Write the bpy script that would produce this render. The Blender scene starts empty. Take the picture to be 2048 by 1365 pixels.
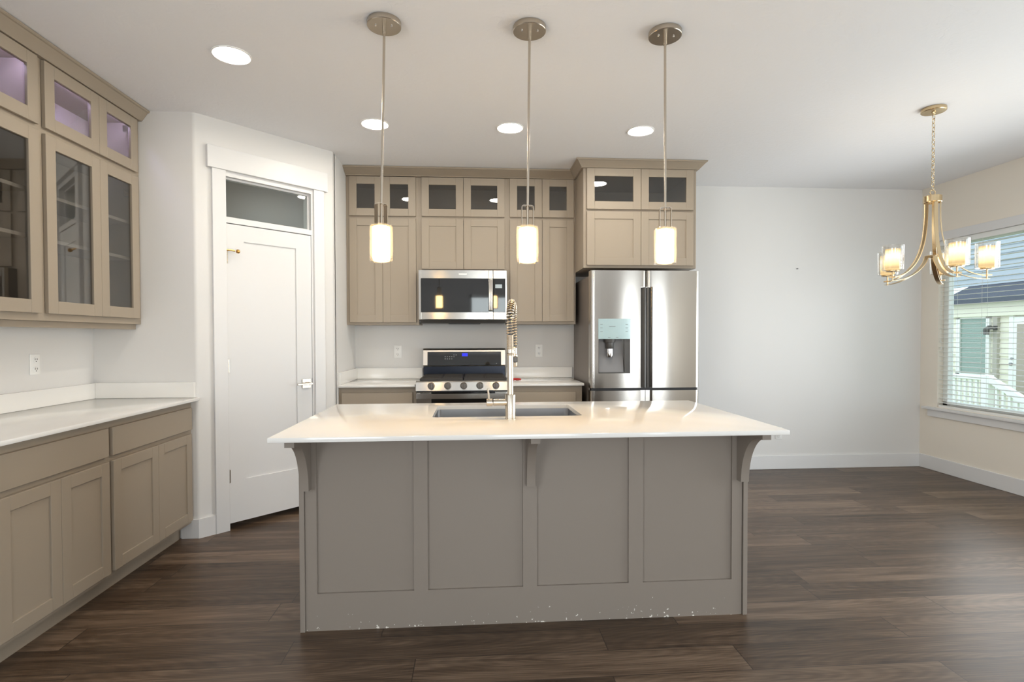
import bpy, bmesh, math, random
from mathutils import Vector, Matrix
random.seed(7)
PI = math.pi
scn = bpy.context.scene
C = scn.collection

# ------------------------------------------------------------------ camera
F_PX, YAW, PP_V, ROLL, PITCH = 1080.0, 0.0708668, 694.57, 0.0025689, 0.019187
CAM_H = 1.30
fwd = Vector((math.sin(YAW), math.cos(YAW), 0)); rgt = Vector((math.cos(YAW), -math.sin(YAW), 0)); dwn = Vector((0, 0, -1))
f2 = fwd * math.cos(PITCH) + dwn * math.sin(PITCH)
d2 = dwn * math.cos(PITCH) - fwd * math.sin(PITCH)
r3 = rgt * math.cos(ROLL) + d2 * math.sin(ROLL)
d3 = d2 * math.cos(ROLL) - rgt * math.sin(ROLL)
cam_data = bpy.data.cameras.new('camera')
cam_data.sensor_width = 36.0
cam_data.lens = F_PX / 2048 * 36.0
cam_data.shift_y = (PP_V - 682.5) / 2048
cam_data.clip_start = 0.05
cam = bpy.data.objects.new('camera', cam_data)
C.objects.link(cam)
m = Matrix.Identity(4)
for i in range(3):
    m[i][0] = r3[i]; m[i][1] = -d3[i]; m[i][2] = -f2[i]; m[i][3] = (0, 0, CAM_H)[i]
cam.matrix_world = m
scn.camera = cam

# ------------------------------------------------------------------ world, daylight, exposure
SKY_STRENGTH = 2.1
REAR_DAYLIGHT = 64.0
NARROW_DAYLIGHT = 17.0
PANTRY_FILL = 1.6
SIDE_DAYLIGHT = 15.0
PATIO_DAYLIGHT = 60.0
PENDANT_BULB = 580.0
LEFT_FILL = 70.0
CAN_GLOW, PENDANT_GLOW, CHANDELIER_GLOW, CABINET_LED = 120.0, 40.0, 4.2, 85.0
world = bpy.data.worlds.new('sky'); scn.world = world
world.use_nodes = True
bg = world.node_tree.nodes['Background']
bg.inputs[0].default_value = (0.80, 0.90, 1.0, 1); bg.inputs[1].default_value = SKY_STRENGTH


def area(name, loc, direction, sx, sy, power, color, spread=PI):
    l = bpy.data.lights.new(name, 'AREA'); l.shape = 'RECTANGLE'; l.size = sx; l.size_y = sy
    l.energy = power; l.color = color; l.spread = spread
    o = bpy.data.objects.new(name, l); C.objects.link(o)
    o.location = loc; o.rotation_euler = Vector(direction).to_track_quat('-Z', 'Y').to_euler()
    return o


# daylight entering by the big window in the rear wall and by the dining window
area('daylight_rear_window', (0.85, -3.52, 1.25), (0, 1, 0.30), 1.85, 2.1, REAR_DAYLIGHT, (0.97, 0.985, 1.0))
area('daylight_narrow_window', (3.85, -3.52, 1.20), (0, 1, 0.15), 0.66, 2.0, NARROW_DAYLIGHT, (0.97, 0.985, 1.0))
area('added_pantry_fill', (-1.80, 4.45, 2.70), (0, 0, -1), 0.25, 0.25, PANTRY_FILL, (1.0, 0.95, 0.88))  # unseen light added inside the pantry to lighten the transom glass
area('daylight_patio_door', (4.40, 1.70, 1.15), (-1, 0, 0.18), 2.2, 1.9, PATIO_DAYLIGHT, (0.95, 0.975, 1.0))
area('added_left_fill', (-2.38, -1.40, 1.45), (1, 0.25, 0.2), 2.0, 1.5, LEFT_FILL, (0.97, 0.985, 1.0))  # added light from the unseen left side, brightening the right wall and fridge
area('daylight_dining_window', (4.40, 3.85, 1.40), (-1, -0.1, 0), 1.40, 1.5, SIDE_DAYLIGHT, (0.97, 0.985, 1.0), 2.1)

scn.view_settings.view_transform = 'Standard'
scn.view_settings.look = 'None'
scn.view_settings.gamma = 1
scn.view_settings.use_curve_mapping = False
scn.view_settings.exposure = 0.13
scn.cycles.max_bounces = 9
scn.cycles.diffuse_bounces = 5
scn.cycles.glossy_bounces = 4
scn.cycles.transparent_max_bounces = 16
scn.cycles.sample_clamp_indirect = 6.0
scn.cycles.use_denoising = True
scn.cycles.blur_glossy = 0.5
scn.cycles.caustics_reflective = False
scn.cycles.caustics_refractive = False

# ------------------------------------------------------------------ materials


def srgb(r, g, b):
    f = lambda c: (c / 255 / 12.92) if c <= 10 else ((c / 255 + 0.055) / 1.055) ** 2.4
    return (f(r), f(g), f(b), 1)


def mat(name, color, rough=0.5, metal=0.0, spec=0.5, coat=0.0, aniso=0.0, bump=None, emit=None, trans=0.0):
    m = bpy.data.materials.new(name); m.use_nodes = True
    nt = m.node_tree; b = nt.nodes['Principled BSDF']
    b.inputs['Base Color'].default_value = color if len(color) == 4 else (*color, 1)
    b.inputs['Roughness'].default_value = rough
    b.inputs['Metallic'].default_value = metal
    b.inputs['Specular IOR Level'].default_value = spec
    b.inputs['Coat Weight'].default_value = coat
    b.inputs['Transmission Weight'].default_value = trans
    if aniso:
        b.inputs['Anisotropic'].default_value = aniso
    if emit:
        b.inputs['Emission Color'].default_value = (*emit[0], 1)
        b.inputs['Emission Strength'].default_value = emit[1]
    if bump:
        scale, strength, dist, stretch = bump
        tc = nt.nodes.new('ShaderNodeTexCoord'); mp = nt.nodes.new('ShaderNodeMapping'); nz = nt.nodes.new('ShaderNodeTexNoise'); bp = nt.nodes.new('ShaderNodeBump')
        mp.inputs['Scale'].default_value = stretch
        nz.inputs['Scale'].default_value = scale; nz.inputs['Detail'].default_value = 5
        bp.inputs['Strength'].default_value = strength; bp.inputs['Distance'].default_value = dist
        L = nt.links.new
        L(tc.outputs['Object'], mp.inputs[0]); L(mp.outputs[0], nz.inputs['Vector']); L(nz.outputs['Fac'], bp.inputs['Height']); L(bp.outputs[0], b.inputs['Normal'])
    return m


def emission(name, color, strength):
    m = bpy.data.materials.new(name); m.use_nodes = True
    nt = m.node_tree; nt.nodes.clear()
    e = nt.nodes.new('ShaderNodeEmission'); o = nt.nodes.new('ShaderNodeOutputMaterial')
    e.inputs[0].default_value = (*color, 1); e.inputs[1].default_value = strength
    nt.links.new(e.outputs[0], o.inputs[0])
    return m


def clear_glass(name, tint=(1, 1, 1), ior=1.5, rough=0.0, gain=1.0, base=0.0, haze=0.0):
    """thin pane: light passes straight through, the surface mirrors by Fresnel"""
    m = bpy.data.materials.new(name); m.use_nodes = True
    nt = m.node_tree; nt.nodes.clear(); L = nt.links.new
    t = nt.nodes.new('ShaderNodeBsdfTransparent'); g = nt.nodes.new('ShaderNodeBsdfGlossy'); fr = nt.nodes.new('ShaderNodeFresnel')
    ge = nt.nodes.new('ShaderNodeNewGeometry'); io = nt.nodes.new('ShaderNodeMath'); io.operation = 'MULTIPLY_ADD'
    io.inputs[1].default_value = 1 / ior - ior; io.inputs[2].default_value = ior
    L(ge.outputs['Backfacing'], io.inputs[0]); L(io.outputs[0], fr.inputs[0])
    mx = nt.nodes.new('ShaderNodeMixShader'); o = nt.nodes.new('ShaderNodeOutputMaterial'); mu = nt.nodes.new('ShaderNodeMath')
    mu.operation = 'MULTIPLY_ADD'; mu.inputs[1].default_value = gain; mu.inputs[2].default_value = base
    t.inputs[0].default_value = (*tint, 1); g.inputs['Roughness'].default_value = rough
    L(fr.outputs[0], mu.inputs[0]); L(mu.outputs[0], mx.inputs[0]); L(g.outputs[0], mx.inputs[2]); L(mx.outputs[0], o.inputs[0])
    if haze:
        tr = nt.nodes.new('ShaderNodeBsdfTranslucent'); tr.inputs[0].default_value = (1, 1, 1, 1); hz = nt.nodes.new('ShaderNodeMixShader'); hz.inputs[0].default_value = haze
        L(t.outputs[0], hz.inputs[1]); L(tr.outputs[0], hz.inputs[2]); L(hz.outputs[0], mx.inputs[1])
    else:
        L(t.outputs[0], mx.inputs[1])
    return m


def brushed(name, color, rough, aniso, axis='Z', grain=0.06):
    m = mat(name, color, rough, 1.0, aniso=aniso)
    nt = m.node_tree; b = nt.nodes['Principled BSDF']; L = nt.links.new
    tg = nt.nodes.new('ShaderNodeTangent'); tg.direction_type = 'RADIAL'; tg.axis = axis
    L(tg.outputs[0], b.inputs['Tangent']); b.inputs['Anisotropic Rotation'].default_value = 0.25
    tc = nt.nodes.new('ShaderNodeTexCoord'); mp = nt.nodes.new('ShaderNodeMapping'); nz = nt.nodes.new('ShaderNodeTexNoise')
    mp.inputs['Scale'].default_value = (2, 2, 500); nz.inputs['Scale'].default_value = 2.0; nz.inputs['Detail'].default_value = 3
    mr = nt.nodes.new('ShaderNodeMapRange'); mr.inputs['To Min'].default_value = rough - grain; mr.inputs['To Max'].default_value = rough + grain
    L(tc.outputs['Object'], mp.inputs[0]); L(mp.outputs[0], nz.inputs['Vector']); L(nz.outputs['Fac'], mr.inputs['Value']); L(mr.outputs[0], b.inputs['Roughness'])
    return m


M = {}
M['wall'] = mat('wall_paint', srgb(222, 221, 219), 0.85, bump=(60, 0.08, 0.002, (1, 1, 1)))
M['wall_warm'] = mat('lamp_warmed_wall_paint', srgb(236, 229, 217), 0.85, bump=(60, 0.08, 0.002, (1, 1, 1)))  # beige wall paint with the chandelier's warm light mixed into the colour
M['trim'] = mat('white_trim_paint', srgb(224, 224, 224), 0.4)
M['door'] = mat('white_door_paint', srgb(222, 222, 222), 0.45)
M['taupe'] = mat('taupe_cabinet_paint', srgb(161, 149, 133), 0.42, spec=0.4)
M['quartz'] = mat('white_quartz', srgb(233, 232, 229), 0.09, spec=0.5, bump=(30, 0.01, 0.001, (1, 1, 1)))
M['island'] = mat('shade_darkened_taupe', srgb(139, 130, 121), 0.42, spec=0.4)  # cabinet taupe with the island's dimmer light put into the colour
M['steel'] = brushed('brushed_stainless_steel', srgb(200, 196, 190), 0.17, 0.8, grain=.04)
M['steel_sink'] = mat('satin_steel_sink', srgb(176, 176, 178), 0.32, 1.0, bump=(3, 0.15, 0.002, (200, 2, 2)))
M['steel_flat'] = mat('plain_steel', srgb(190, 186, 180), 0.28, 1.0)
M['nickel'] = mat('brushed_nickel', srgb(196, 186, 172), 0.27, 1.0, bump=(4, 0.1, 0.0006, (1, 1, 160)))
M['dark_steel'] = mat('dark_satin_steel', srgb(128, 122, 116), 0.3, 1.0)
M['nickel_lamplit'] = mat('lamp_gilded_nickel', srgb(206, 184, 148), 0.27, 1.0)  # brushed nickel tinted gold; the lamps' warm light is in its colour
M['glow_bulb'] = emission('bulb_glow', (1.0, 0.74, 0.42), 60.0)
M['chrome'] = mat('polished_chrome', srgb(220, 220, 222), 0.07, 1.0)
M['black_glass'] = mat('black_glass', (0.006, 0.006, 0.007), 0.04, 0.0, spec=0.55, coat=0.6)
M['black'] = mat('black_enamel', (0.012, 0.012, 0.014), 0.28)
M['blue_black'] = mat('blue_black_enamel', srgb(26, 34, 50), 0.22, 0.4)
M['iron'] = mat('cast_iron', (0.030, 0.026, 0.023), 0.55, bump=(120, 0.3, 0.001, (1, 1, 1)))
M['fridge_side'] = mat('grey_textured_steel_side', srgb(126, 118, 112), 0.45, 0.35, bump=(200, 0.1, 0.0005, (1, 1, 1)))
M['dark_grey'] = mat('dark_grey_plastic', srgb(74, 72, 70), 0.35)
M['mid_grey'] = mat('grey_plastic', srgb(130, 130, 132), 0.3)
M['teal_glass'] = mat('pale_glass_touch_panel', srgb(176, 200, 204), 0.12, 0.1, coat=0.5)
M['ink'] = mat('printed_grey_ink', srgb(120, 128, 130), 0.5)
M['ink_white'] = mat('printed_white_ink', srgb(190, 190, 190), 0.5)
M['brass'] = mat('aged_brass', srgb(196, 148, 84), 0.3, 1.0)
M['plate'] = mat('white_plastic_plate', srgb(240, 240, 238), 0.35)
M['slot'] = mat('dark_socket_slot', srgb(60, 60, 60), 0.6)
M['red'] = mat('red_plastic', srgb(190, 40, 36), 0.35)
M['glass_cab'] = clear_glass('cabinet_glass', (0.80, 0.80, 0.80), 1.5, 0.0, 1.6, 0.02)
M['glass_win'] = clear_glass('window_glass', (0.95, 0.98, 0.97), 1.5)
M['glass_shade'] = clear_glass('clear_shade_glass', (0.95, 0.95, 0.94), 1.5, 0.03, 1.0, 0.012, 0.03)
M['glass_chand'] = clear_glass('clear_chandelier_glass', (0.93, 0.93, 0.92), 1.5, 0.03, 1.3, 0.05, 0.04)
M['glow_can'] = emission('recessed_lamp_glow', (1.0, 0.92, 0.80), CAN_GLOW)
M['glow_pend'] = emission('pendant_frosted_glow', (1.0, 0.64, 0.27), PENDANT_GLOW)
M['glow_pbulb'] = emission('pendant_bulb_glow', (1.0, 0.53, 0.06), PENDANT_BULB)
M['glow_led'] = emission('lavender_led_glow', (0.58, 0.53, 1.0), CABINET_LED)
M['vinyl'] = mat('white_vinyl', srgb(238, 240, 238), 0.4)
M['slat'] = mat('white_blind_slat', srgb(236, 236, 232), 0.45)
M['cord'] = mat('white_cord', srgb(220, 220, 214), 0.7)
M['display'] = mat('display_glass', srgb(168, 182, 190), 0.2)
M['shelf'] = mat('cabinet_interior', srgb(172, 164, 152), 0.5)
M['siding'] = mat('cream_siding', srgb(238, 232, 214), 0.7)
M['siding_blue'] = mat('blue_grey_siding', srgb(172, 180, 188), 0.7)
M['roof_dark'] = mat('dark_blue_shingles', srgb(76, 82, 96), 0.85, bump=(40, 0.4, 0.01, (1, 1, 4)))
M['ext_white'] = mat('white_exterior_paint', srgb(244, 244, 240), 0.6)
M['ext_grey'] = mat('grey_porch_post', srgb(176, 170, 158), 0.7)
M['ext_blind'] = mat('green_grey_blind', srgb(150, 168, 156), 0.6)
M['ext_green'] = mat('grass_lawn', srgb(120, 140, 92), 0.9, bump=(80, 0.4, 0.02, (1, 1, 1)))
M['ext_door'] = mat('tan_door_glass', srgb(168, 156, 140), 0.3)


def ceiling_material():
    m = mat('knockdown_ceiling_paint', srgb(238, 239, 242), 0.9)
    nt = m.node_tree; b = nt.nodes['Principled BSDF']; L = nt.links.new
    tc = nt.nodes.new('ShaderNodeTexCoord'); n1 = nt.nodes.new('ShaderNodeTexNoise'); vr = nt.nodes.new('ShaderNodeValToRGB'); bp = nt.nodes.new('ShaderNodeBump')
    n1.inputs['Scale'].default_value = 16; n1.inputs['Detail'].default_value = 6; n1.inputs['Distortion'].default_value = 1.4
    vr.color_ramp.elements[0].position = 0.46; vr.color_ramp.elements[1].position = 0.60
    bp.inputs['Strength'].default_value = 0.13; bp.inputs['Distance'].default_value = 0.004
    L(tc.outputs['Object'], n1.inputs['Vector']); L(n1.outputs['Fac'], vr.inputs[0]); L(vr.outputs[0], bp.inputs['Height']); L(bp.outputs[0], b.inputs['Normal'])
    return m


def floor_material():
    m = mat('dark_oak_planks', (0.05, 0.035, 0.025), 0.4, spec=0.45)
    nt = m.node_tree; b = nt.nodes['Principled BSDF']; L = nt.links.new; N = nt.nodes.new

    def math_(op, a, bb=None, c=None):
        n = N('ShaderNodeMath'); n.operation = op
        for i, v in enumerate((a, bb, c)):
            if v is None: continue
            if isinstance(v, (int, float)): n.inputs[i].default_value = v
            else: L(v, n.inputs[i])
        return n.outputs[0]
    tc = N('ShaderNodeTexCoord'); sp = N('ShaderNodeSeparateXYZ'); L(tc.outputs['Object'], sp.inputs[0])
    X, Y = sp.outputs[0], sp.outputs[1]
    PW, PL = 0.170, 1.32
    yr = math_('DIVIDE', math_('SUBTRACT', Y, 2.177 - 34 * PW), PW)
    row = math_('FLOOR', yr); fy = math_('FRACT', yr)
    wn = N('ShaderNodeTexWhiteNoise'); wn.noise_dimensions = '1D'; L(math_('ADD', row, 3.7), wn.inputs['W'])
    xr = math_('DIVIDE', math_('ADD', math_('ADD', X, 20.0), math_('MULTIPLY', wn.outputs['Value'], PL)), PL)
    col = math_('FLOOR', xr); fx = math_('FRACT', xr)
    cv = N('ShaderNodeCombineXYZ'); L(row, cv.inputs[0]); L(col, cv.inputs[1])
    pr = N('ShaderNodeTexWhiteNoise'); pr.noise_dimensions = '2D'; L(cv.outputs[0], pr.inputs['Vector'])
    sep = N('ShaderNodeSeparateColor'); L(pr.outputs['Color'], sep.inputs[0])
    # grain coordinates: stretched along the plank and shifted per plank
    gx = math_('ADD', math_('MULTIPLY', X, 1.0), math_('MULTIPLY', sep.outputs[0], 37.0))
    gy = math_('ADD', math_('MULTIPLY', Y, 11.0), math_('MULTIPLY', sep.outputs[1], 53.0))
    gv = N('ShaderNodeCombineXYZ'); L(gx, gv.inputs[0]); L(gy, gv.inputs[1])
    n1 = N('ShaderNodeTexNoise'); n1.inputs['Scale'].default_value = 2.2; n1.inputs['Detail'].default_value = 5; n1.inputs['Distortion'].default_value = 0.7; L(gv.outputs[0], n1.inputs['Vector'])
    n2 = N('ShaderNodeTexNoise'); n2.inputs['Scale'].default_value = 1.0; n2.inputs['Detail'].default_value = 6
    gv2 = N('ShaderNodeCombineXYZ'); L(math_('MULTIPLY', gx, 3.0), gv2.inputs[0]); L(math_('MULTIPLY', gy, 14.0), gv2.inputs[1]); L(gv2.outputs[0], n2.inputs['Vector'])
    # cathedral figure on some planks
    wv = N('ShaderNodeTexWave'); wv.wave_type = 'RINGS'; wv.rings_direction = 'SPHERICAL'; wv.inputs['Scale'].default_value = 1.4; wv.inputs['Distortion'].default_value = 3.0; wv.inputs['Detail'].default_value = 2
    gv3 = N('ShaderNodeCombineXYZ')
    L(math_('MULTIPLY', math_('SUBTRACT', fx, sep.outputs[2]), 3.4), gv3.inputs[0]); L(math_('MULTIPLY', math_('SUBTRACT', fy, sep.outputs[1]), 3.2), gv3.inputs[1]); L(gv3.outputs[0], wv.inputs['Vector'])
    tone = math_('ADD', math_('MULTIPLY', n1.outputs['Fac'], 0.50), math_('MULTIPLY', n2.outputs['Fac'], 0.46))
    tone = math_('ADD', tone, math_('MULTIPLY', math_('SUBTRACT', wv.outputs['Fac'], 0.5), 0.05))
    tone = math_('ADD', tone, math_('MULTIPLY', math_('SUBTRACT', sep.outputs[0], 0.5), 0.21))
    ramp = N('ShaderNodeValToRGB'); L(tone, ramp.inputs[0])
    e = ramp.color_ramp.elements
    e[0].position = 0.28; e[0].color = (0.030, 0.017, 0.009, 1)
    e[1].position = 0.74; e[1].color = (0.230, 0.160, 0.108, 1)
    k = e.new(0.48); k.color = (0.090, 0.056, 0.034, 1)
    # seams
    sy_ = math_('LESS_THAN', math_('MINIMUM', fy, math_('SUBTRACT', 1.0, fy)), 0.010)
    sx_ = math_('LESS_THAN', math_('MINIMUM', fx, math_('SUBTRACT', 1.0, fx)), 0.0016)
    seam = math_('MAXIMUM', sy_, sx_)
    mx = N('ShaderNodeMix'); mx.data_type = 'RGBA'; L(math_('MULTIPLY', seam, 0.8), mx.inputs['Factor']); L(ramp.outputs[0], mx.inputs['A']); mx.inputs['B'].default_value = (0.02, 0.014, 0.01, 1)
    L(mx.outputs['Result'], b.inputs['Base Color'])
    rr = N('ShaderNodeMapRange'); rr.inputs['To Min'].default_value = 0.30; rr.inputs['To Max'].default_value = 0.46; L(n2.outputs['Fac'], rr.inputs['Value']); L(rr.outputs[0], b.inputs['Roughness'])
    bp = N('ShaderNodeBump'); bp.inputs['Strength'].default_value = 0.22; bp.inputs['Distance'].default_value = 0.0015
    L(math_('SUBTRACT', n2.outputs['Fac'], math_('MULTIPLY', seam, 1.5)), bp.inputs['Height']); L(bp.outputs[0], b.inputs['Normal'])
    return m


def chipped_paint():
    """the island's paint, chipped to white primer in flecks along its kicked lower edge"""
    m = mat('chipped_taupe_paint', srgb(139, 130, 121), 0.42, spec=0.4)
    nt = m.node_tree; b = nt.nodes['Principled BSDF']; L = nt.links.new; N = nt.nodes.new
    tc = N('ShaderNodeTexCoord'); sp = N('ShaderNodeSeparateXYZ'); L(tc.outputs['Object'], sp.inputs[0])
    nz = N('ShaderNodeTexNoise'); nz.inputs['Scale'].default_value = 75; nz.inputs['Detail'].default_value = 2; L(tc.outputs['Object'], nz.inputs['Vector'])
    n2 = N('ShaderNodeTexNoise'); n2.inputs['Scale'].default_value = 5.5; n2.inputs['Detail'].default_value = 1; L(tc.outputs['Object'], n2.inputs['Vector'])
    zr = N('ShaderNodeMapRange'); L(sp.outputs[2], zr.inputs['Value'])
    zr.inputs['From Min'].default_value = 0.0; zr.inputs['From Max'].default_value = 0.17; zr.inputs['To Min'].default_value = 0.675; zr.inputs['To Max'].default_value = 0.93
    ad = N('ShaderNodeMath'); ad.operation = 'MULTIPLY_ADD'; L(n2.outputs['Fac'], ad.inputs[0]); ad.inputs[1].default_value = 0.35; L(nz.outputs['Fac'], ad.inputs[2])
    sb = N('ShaderNodeMath'); sb.operation = 'SUBTRACT'; L(ad.outputs[0], sb.inputs[0]); sb.inputs[1].default_value = 0.165
    gt = N('ShaderNodeMath'); gt.operation = 'GREATER_THAN'; L(sb.outputs[0], gt.inputs[0]); L(zr.outputs[0], gt.inputs[1])
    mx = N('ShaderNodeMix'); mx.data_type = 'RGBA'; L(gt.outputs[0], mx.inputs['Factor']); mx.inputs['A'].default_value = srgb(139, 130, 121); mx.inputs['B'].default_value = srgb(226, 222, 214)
    L(mx.outputs['Result'], b.inputs['Base Color'])
    return m


def shade_glow(name, lo, hi, z0, z1):
    """frosted inner shade with the bulb's hot band part way up"""
    m = bpy.data.materials.new(name); m.use_nodes = True
    nt = m.node_tree; nt.nodes.clear(); L = nt.links.new; N = nt.nodes.new
    tc = N('ShaderNodeTexCoord'); sp = N('ShaderNodeSeparateXYZ'); L(tc.outputs['Object'], sp.inputs[0])
    mr = N('ShaderNodeMapRange'); L(sp.outputs[2], mr.inputs['Value']); mr.inputs['From Min'].default_value = z0; mr.inputs['From Max'].default_value = z1
    cr = N('ShaderNodeValToRGB'); L(mr.outputs[0], cr.inputs[0])
    e = cr.color_ramp.elements
    e[0].position = 0.0; e[0].color = (lo[0], lo[1], lo[2], 1); e[1].position = 1.0; e[1].color = (lo[0], lo[1], lo[2], 1)
    k = e.new(0.66); k.color = (hi[0], hi[1], hi[2], 1)
    em = N('ShaderNodeEmission'); L(cr.outputs[0], em.inputs[0]); em.inputs[1].default_value = CHANDELIER_GLOW
    o = N('ShaderNodeOutputMaterial'); L(em.outputs[0], o.inputs[0])
    return m


M['ceiling'] = ceiling_material()
M['floor'] = floor_material()
M['chipped'] = chipped_paint()
M['glow_chand'] = shade_glow('chandelier_frosted_glow', (0.27, 0.185, 0.085), (1.0, 0.72, 0.36), 0.015, 0.125)

# ------------------------------------------------------------------ mesh helpers


class MB:
    def __init__(s): s.bm = bmesh.new()

    def box(s, x0, x1, y0, y1, z0, z1, bev=0.0, seg=1):
        if x0 > x1: x0, x1 = x1, x0
        if y0 > y1: y0, y1 = y1, y0
        if z0 > z1: z0, z1 = z1, z0
        r = bmesh.ops.create_cube(s.bm, size=1.0)
        vs = r['verts']
        for v in vs:
            v.co = Vector((x0 + (v.co.x + .5) * (x1 - x0), y0 + (v.co.y + .5) * (y1 - y0), z0 + (v.co.z + .5) * (z1 - z0)))
        if bev > 0:
            es = list({e for v in vs for e in v.link_edges})
            bmesh.ops.bevel(s.bm, geom=es, offset=bev, segments=seg, affect='EDGES', profile=0.5)
        return s

    def prism(s, pts, axis, a, b):
        """closed outline pts (2-D) swept along axis ('x','y','z') from a to b"""
        def mk(p, t):
            return {'x': (t, p[0], p[1]), 'y': (p[0], t, p[1]), 'z': (p[0], p[1], t)}[axis]
        v0 = [s.bm.verts.new(mk(p, a)) for p in pts]; v1 = [s.bm.verts.new(mk(p, b)) for p in pts]
        n = len(pts); fs = [s.bm.faces.new(v0), s.bm.faces.new(v1)]
        for i in range(n):
            fs.append(s.bm.faces.new((v0[i], v0[(i + 1) % n], v1[(i + 1) % n], v1[i])))
        bmesh.ops.recalc_face_normals(s.bm, faces=fs)
        return s

    def lathe(s, prof, loc=(0, 0, 0), n=32, axis='z', capped=True):
        """profile of (radius, height) turned about an axis through loc"""
        loc = Vector(loc)
        def pt(r, h, t):
            a, b = r * math.cos(t), r * math.sin(t)
            return loc + Vector({'z': (a, b, h), 'y': (a, h, b), 'x': (h, a, b)}[axis])
        rings = []
        for r, h in prof:
            rings.append([s.bm.verts.new(pt(r, h, 2 * PI * i / n)) for i in range(n)])
        fs = []
        for A, B in zip(rings, rings[1:]):
            for i in range(n):
                fs.append(s.bm.faces.new((A[i], A[(i + 1) % n], B[(i + 1) % n], B[i])))
        if capped:
            fs.append(s.bm.faces.new(rings[0])); fs.append(s.bm.faces.new(rings[-1]))
        bmesh.ops.recalc_face_normals(s.bm, faces=fs)
        return s

    def tube(s, pts, r, n=10, closed=False):
        pts = [Vector(p) for p in pts]; m_ = len(pts); rings = []
        up = Vector((0, 0, 1)); prev = None
        for i, p in enumerate(pts):
            if closed: t = pts[(i + 1) % m_] - pts[i - 1]
            else: t = pts[min(i + 1, m_ - 1)] - pts[max(i - 1, 0)]
            t.normalize()
            if prev is None:
                a = t.cross(up)
                if a.length < 1e-3: a = t.cross(Vector((1, 0, 0)))
            else:
                a = prev - t * prev.dot(t)
            a.normalize(); prev = a; b = t.cross(a)
            rr = r[i] if isinstance(r, (list, tuple)) else r
            rings.append([s.bm.verts.new(p + a * rr * math.cos(2 * PI * k / n) + b * rr * math.sin(2 * PI * k / n)) for k in range(n)])
        fs = []
        pairs = list(zip(rings, rings[1:])) + ([(rings[-1], rings[0])] if closed else [])
        for A, B in pairs:
            for k in range(n):
                fs.append(s.bm.faces.new((A[k], A[(k + 1) % n], B[(k + 1) % n], B[k])))
        if not closed:
            fs.append(s.bm.faces.new(rings[0])); fs.append(s.bm.faces.new(rings[-1]))
        bmesh.ops.recalc_face_normals(s.bm, faces=fs)
        return s

    def ribbon(s, pts, width_dir, w, t):
        """flat bar swept along pts; width along width_dir, thickness t"""
        pts = [Vector(p) for p in pts]; wd = Vector(width_dir).normalized(); rings = []
        for i, p in enumerate(pts):
            tg = (pts[min(i + 1, len(pts) - 1)] - pts[max(i - 1, 0)]).normalized(); nn = tg.cross(wd).normalized()
            rings.append([s.bm.verts.new(p + wd * (w / 2 * a) + nn * (t / 2 * b)) for a, b in ((-1, -1), (1, -1), (1, 1), (-1, 1))])
        fs = []
        for A, B in zip(rings, rings[1:]):
            for k in range(4):
                fs.append(s.bm.faces.new((A[k], A[(k + 1) % 4], B[(k + 1) % 4], B[k])))
        fs.append(s.bm.faces.new(rings[0])); fs.append(s.bm.faces.new(rings[-1]))
        bmesh.ops.recalc_face_normals(s.bm, faces=fs)
        return s

    def build(s, name, material, parent=None, smooth=False, angle=32, label=None):
        me = bpy.data.meshes.new(name); s.bm.to_mesh(me); s.bm.free()
        me.materials.append(material)
        if smooth:
            me.polygons.foreach_set('use_smooth', [True] * len(me.polygons))
            me.set_sharp_from_angle(angle=math.radians(angle))
        o = bpy.data.objects.new(name, me); C.objects.link(o)
        if parent: o.parent = parent
        if label: o['label'] = label
        return o


def tag(o, label, cat, group=None, kind=None):
    o['label'] = label; o['category'] = cat
    if group: o['group'] = group
    if kind: o['kind'] = kind
    return o


def empty(name, loc, rz, label, cat, group=None, kind=None):
    o = bpy.data.objects.new(name, None); o.empty_display_size = 0.1; C.objects.link(o)
    o.location = loc; o.rotation_euler = (0, 0, rz)
    return tag(o, label, cat, group, kind)


def struct(o, label, cat):
    return tag(o, label, cat, kind='structure')


def copy_tree(o, parent=None):
    c = o.copy(); C.objects.link(c)
    if parent: c.parent = parent
    for ch in list(o.children): copy_tree(ch, c)
    return c


def lettering(name, text, size, loc, rot, material, parent):
    cu = bpy.data.curves.new(name, 'FONT'); cu.body = text; cu.size = size; cu.align_x = 'CENTER'; cu.align_y = 'CENTER'; cu.extrude = 0.0002
    t = bpy.data.objects.new(name + '_curve', cu); C.objects.link(t)
    dg = bpy.context.evaluated_depsgraph_get(); me = bpy.data.meshes.new_from_object(t.evaluated_get(dg))
    bpy.data.objects.remove(t); bpy.data.curves.remove(cu)
    me.name = name; me.materials.clear(); me.materials.append(material)
    o = bpy.data.objects.new(name, me); C.objects.link(o); o.parent = parent; o.location = loc; o.rotation_euler = rot
    return o


# ------------------------------------------------------------------ room shell
XL, XR, YB, YR, H = -2.413, 4.427, 5.06, -3.60, 2.74
YN = 3.612                      # wall that ends the left counter
K1 = (-1.781, 3.612); K2 = (-1.087, 4.306)   # ends of the diagonal pantry wall
T = 0.12
struct(MB().box(XL - T, XR + T, YR - T, YB + T, -0.1, 0).build('floor', M['floor']), 'dark brown wood plank floor', 'floor')
struct(MB().box(XL - T, XR + T, YR - T, YB + T, H, H + 0.1).build('ceiling', M['ceiling']), 'off white textured ceiling over the whole kitchen', 'ceiling')
LY0, LY1, LZ0, LZ1 = -2.40, -0.40, 0.70, 2.20
struct(MB().box(XL - T, XL, YR, LY0, 0, H).box(XL - T, XL, LY1, YB, 0, H).box(XL - T, XL, LY0, LY1, 0, LZ0).box(XL - T, XL, LY0, LY1, LZ1, H).build('wall_left', M['wall']), 'pale grey wall behind the left counter', 'wall')
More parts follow.
